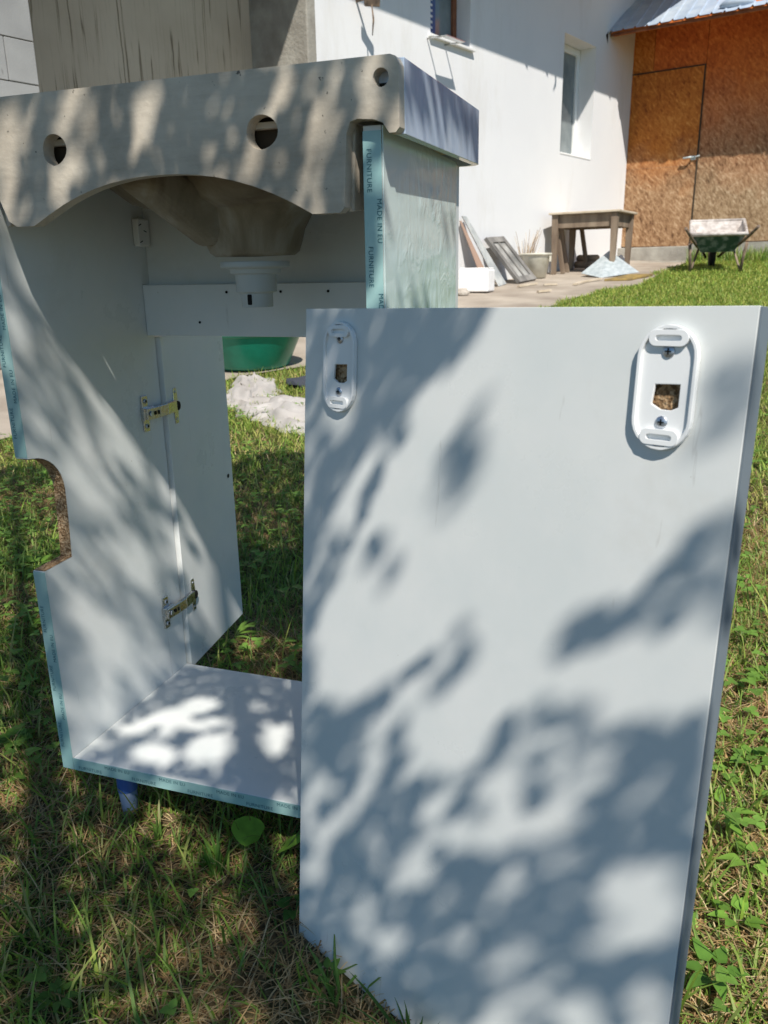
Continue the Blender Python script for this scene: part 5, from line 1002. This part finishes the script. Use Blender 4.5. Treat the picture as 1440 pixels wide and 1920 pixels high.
def leaf_mesh(V, F, C, c, az, el, ln, wd, col, fold=.18, round_=.5, seg=5, pw=.75):
    """one leaf blade: midrib + two folded halves"""
    d_ = Vector((math.cos(az)*math.cos(el), math.sin(az)*math.cos(el), math.sin(el))); sd_ = Vector((-math.sin(az), math.cos(az), 0)); up_ = d_.cross(sd_)*-1
    if up_.z < 0: up_ = -up_
    b0 = len(V)
    for i in range(seg+1):
        t = i/seg; wv = math.sin(math.pi*min(1, t**round_*.98+.02))**pw*wd*.5 if 0 < i < seg else wd*.04
        m_ = c+d_*(ln*t)-Vector((0, 0, 1))*(ln*.22*t*t)
        V.append(m_-up_*wv*fold); V.append(m_+sd_*wv+up_*wv*fold*.6); V.append(m_-sd_*wv+up_*wv*fold*.6); C.extend([col]*3)
    for i in range(seg):
        a_ = b0+i*3; F.append((a_, a_+3, a_+4, a_+1)); F.append((a_, a_+2, a_+5, a_+3))
def mesh_cols(name, V, F, C, m_, parent=None, kind=None, label=None, cat=None):
    me = bpy.data.meshes.new(name); Fi = FR[parent].inverted() if parent else Matrix.Identity(4)
    me.from_pydata([Fi @ v for v in V], [], F); me.materials.append(m_); at = me.color_attributes.new('Col', 'FLOAT_COLOR', 'POINT')
    at.data.foreach_set('color', np.array([(*c_[:3], 1) for c_ in C], dtype=np.float32).ravel()); me.polygons.foreach_set('use_smooth', [True]*len(F))
    o = bpy.data.objects.new(name, me); COL.objects.link(o); o.parent = parent; tag(o, label, cat, kind=kind); return o
V, F, C = [], [], []
def clover_at(x_, y_, sc, n_=3):
    z_ = gz(x_, y_)+random.uniform(.008, .035)*sc; base_a = random.uniform(0, 6.28); g_ = random.uniform(.75, 1.25); col = (.16*g_, .30*g_, .055*g_)
    for k in range(n_): leaf_mesh(V, F, C, Vector((x_, y_, z_)), base_a+k*6.283/n_+random.uniform(-.2, .2), random.uniform(-.1, .5), .0095*sc, .0085*sc, col, .12, .62, 3)
cnt = 0
while cnt < 5200:
    x_, y_ = random.uniform(-1.6, 2.0), random.uniform(-.6, 2.4)
    if not on_lawn(x_, y_) or not clear_panel(np.array(x_), np.array(y_)): continue
    d_ = noise.noise(Vector((x_*4.1+9, y_*4.1, 2)))*.5+.5
    pr = .05+max(0, d_-.45)*1.6
    if x_ < -.1 and .2 < y_ < 1.3: pr += .45
    if x_ > .78: pr += .05
    if -.1 < x_ < .5 and y_ < .3: pr *= .12
    if random.random() < pr: clover_at(x_, y_, random.uniform(.8, 1.7)); cnt += 1
mesh_cols('clover', V, F, C, LEAFM, None, 'stuff', 'small clover leaves scattered through the grass', 'clover')
# broad-leaved weeds that can be told apart
def weed(x_, y_, label, n_, ln, wd, el=(.2, .9), col=(.10, .24, .035), round_=.5, name='broadleaf_weed', cat='weed', hgt=.01, fold=.15, pw=.75):
    t = thing(name, label, cat, (x_, y_, gz(x_, y_)), 0)
    for k in range(n_):
        V, F, C = [], [], []; a_ = k*6.283/n_*1.0+random.uniform(-.35, .35); g_ = random.uniform(.8, 1.25); e_ = random.uniform(*el)
        c0 = Vector((x_, y_, gz(x_, y_)+hgt)); st_ = c0+Vector((math.cos(a_), math.sin(a_), .9))*ln*.35
        ln_, = (ln*.8,); L_ = ln_*random.uniform(.7, 1.15)
        leaf_mesh(V, F, C, st_, a_, e_*.5, L_, wd*.8*random.uniform(.8, 1.1), (col[0]*g_*1.15, col[1]*g_*1.1, col[2]*g_), fold, round_, 8, pw)
        s0 = len(V); w_ = Vector((-math.sin(a_), math.cos(a_), 0))*.0009
        V += [c0-w_-Vector((0, 0, .012)), c0+w_-Vector((0, 0, .012)), st_+w_, st_-w_]; F.append((s0, s0+1, s0+2, s0+3)); C += [(.12, .2, .05)]*4
        mesh_cols('leaf', V, F, C, LEAFM, t)
weed(.290, .022, 'round bright green leaf under the cabinet floor beside the panel', 2, .050, .056, (1.2, 1.6), (.22, .42, .07), .66, pw=.42)
weed(-.02, .475, 'spiky light green weed behind the cabinet floor', 13, .060, .014, (.5, 1.3), (.14, .26, .05), .6)
weed(-.20, .115, 'round leaved weed left of the cabinet near the photo edge', 7, .026, .028, (.1, .6), (.09, .20, .035), .5)
weed(-.64, .66, 'bushy green weed seen left of the sawn notch', 16, .05, .024, (.3, 1.2), (.11, .22, .035), .55)
weed(-.45, .42, 'small weed below the sawn notch', 10, .04, .02, (.2, 1.0), (.09, .19, .03), .55)
weed(.355, -.045, 'dark green weed with heart shaped leaves at the panel foot', 7, .022, .018, (.2, 1.1), (.06, .14, .03), .52)
weed(.425, -.112, 'small leafy weed touching the lower left panel corner', 6, .018, .011, (.3, 1.2), (.10, .20, .04), .55)
weed(.165, -.225, 'low weed with lobed leaves at the bottom left', 11, .022, .011, (.0, .7), (.085, .18, .035), .6)
weed(.865, .165, 'arrow leaved weed right of the panel, third from the bottom', 6, .034, .019, (.1, .9), (.16, .30, .055), .42)
weed(.835, .235, 'tall leaved weed right of the panel, second from the top', 5, .046, .020, (.2, 1.1), (.15, .29, .05), .48)
weed(.818, -.005, 'broad dark leaved weed at the lower right beside the panel', 6, .034, .020, (.1, .7), (.09, .20, .035), .45)
weed(.885, .36, 'wide green weed right of the panel half way up', 7, .034, .022, (.2, .9), (.12, .24, .045), .48)
weed(.845, .075, 'light green weed right of the panel, second from the bottom', 7, .028, .018, (.2, .9), (.15, .30, .05), .45)
weed(.93, .60, 'clump of round leaves right of the panel, highest in the grass', 9, .034, .024, (.2, .9), (.11, .22, .04), .5)
def tuft(x_, y_, label, n_, h_, w_, col, spread_=.5):
    t = thing('grass_tuft', label, 'grass tuft', (x_, y_, gz(x_, y_)))
    for k in range(n_):
        V, F, C = [], [], []; a_ = random.uniform(0, 6.28); g_ = random.uniform(.8, 1.25)
        leaf_mesh(V, F, C, Vector((x_+random.uniform(-.006, .006), y_+random.uniform(-.006, .006), gz(x_, y_)-.004)), a_, random.uniform(1.5-spread_, 1.5), h_*random.uniform(.5, 1.1), w_, (col[0]*g_, col[1]*g_, col[2]*g_), .2, .75, 6)
        mesh_cols('blade', V, F, C, GRASSM, t)
tuft(.535, -.158, 'tall grass tuft in front of the panel at the bottom edge', 15, .125, .0050, (.06, .14, .03))
tuft(.235, -.020, 'bright grass tuft below the cabinet floor', 14, .075, .0042, (.10, .21, .035))
tuft(.300, -.245, 'wide bladed grass tuft at the bottom centre', 12, .075, .0045, (.09, .19, .035))
tuft(.440, -.128, 'grass tuft leaning over the panel bottom corner', 14, .075, .0036, (.12, .23, .05), .9)
tuft(.130, .010, 'thin grass tuft beside the blue cabinet leg', 9, .060, .0034, (.09, .17, .035))
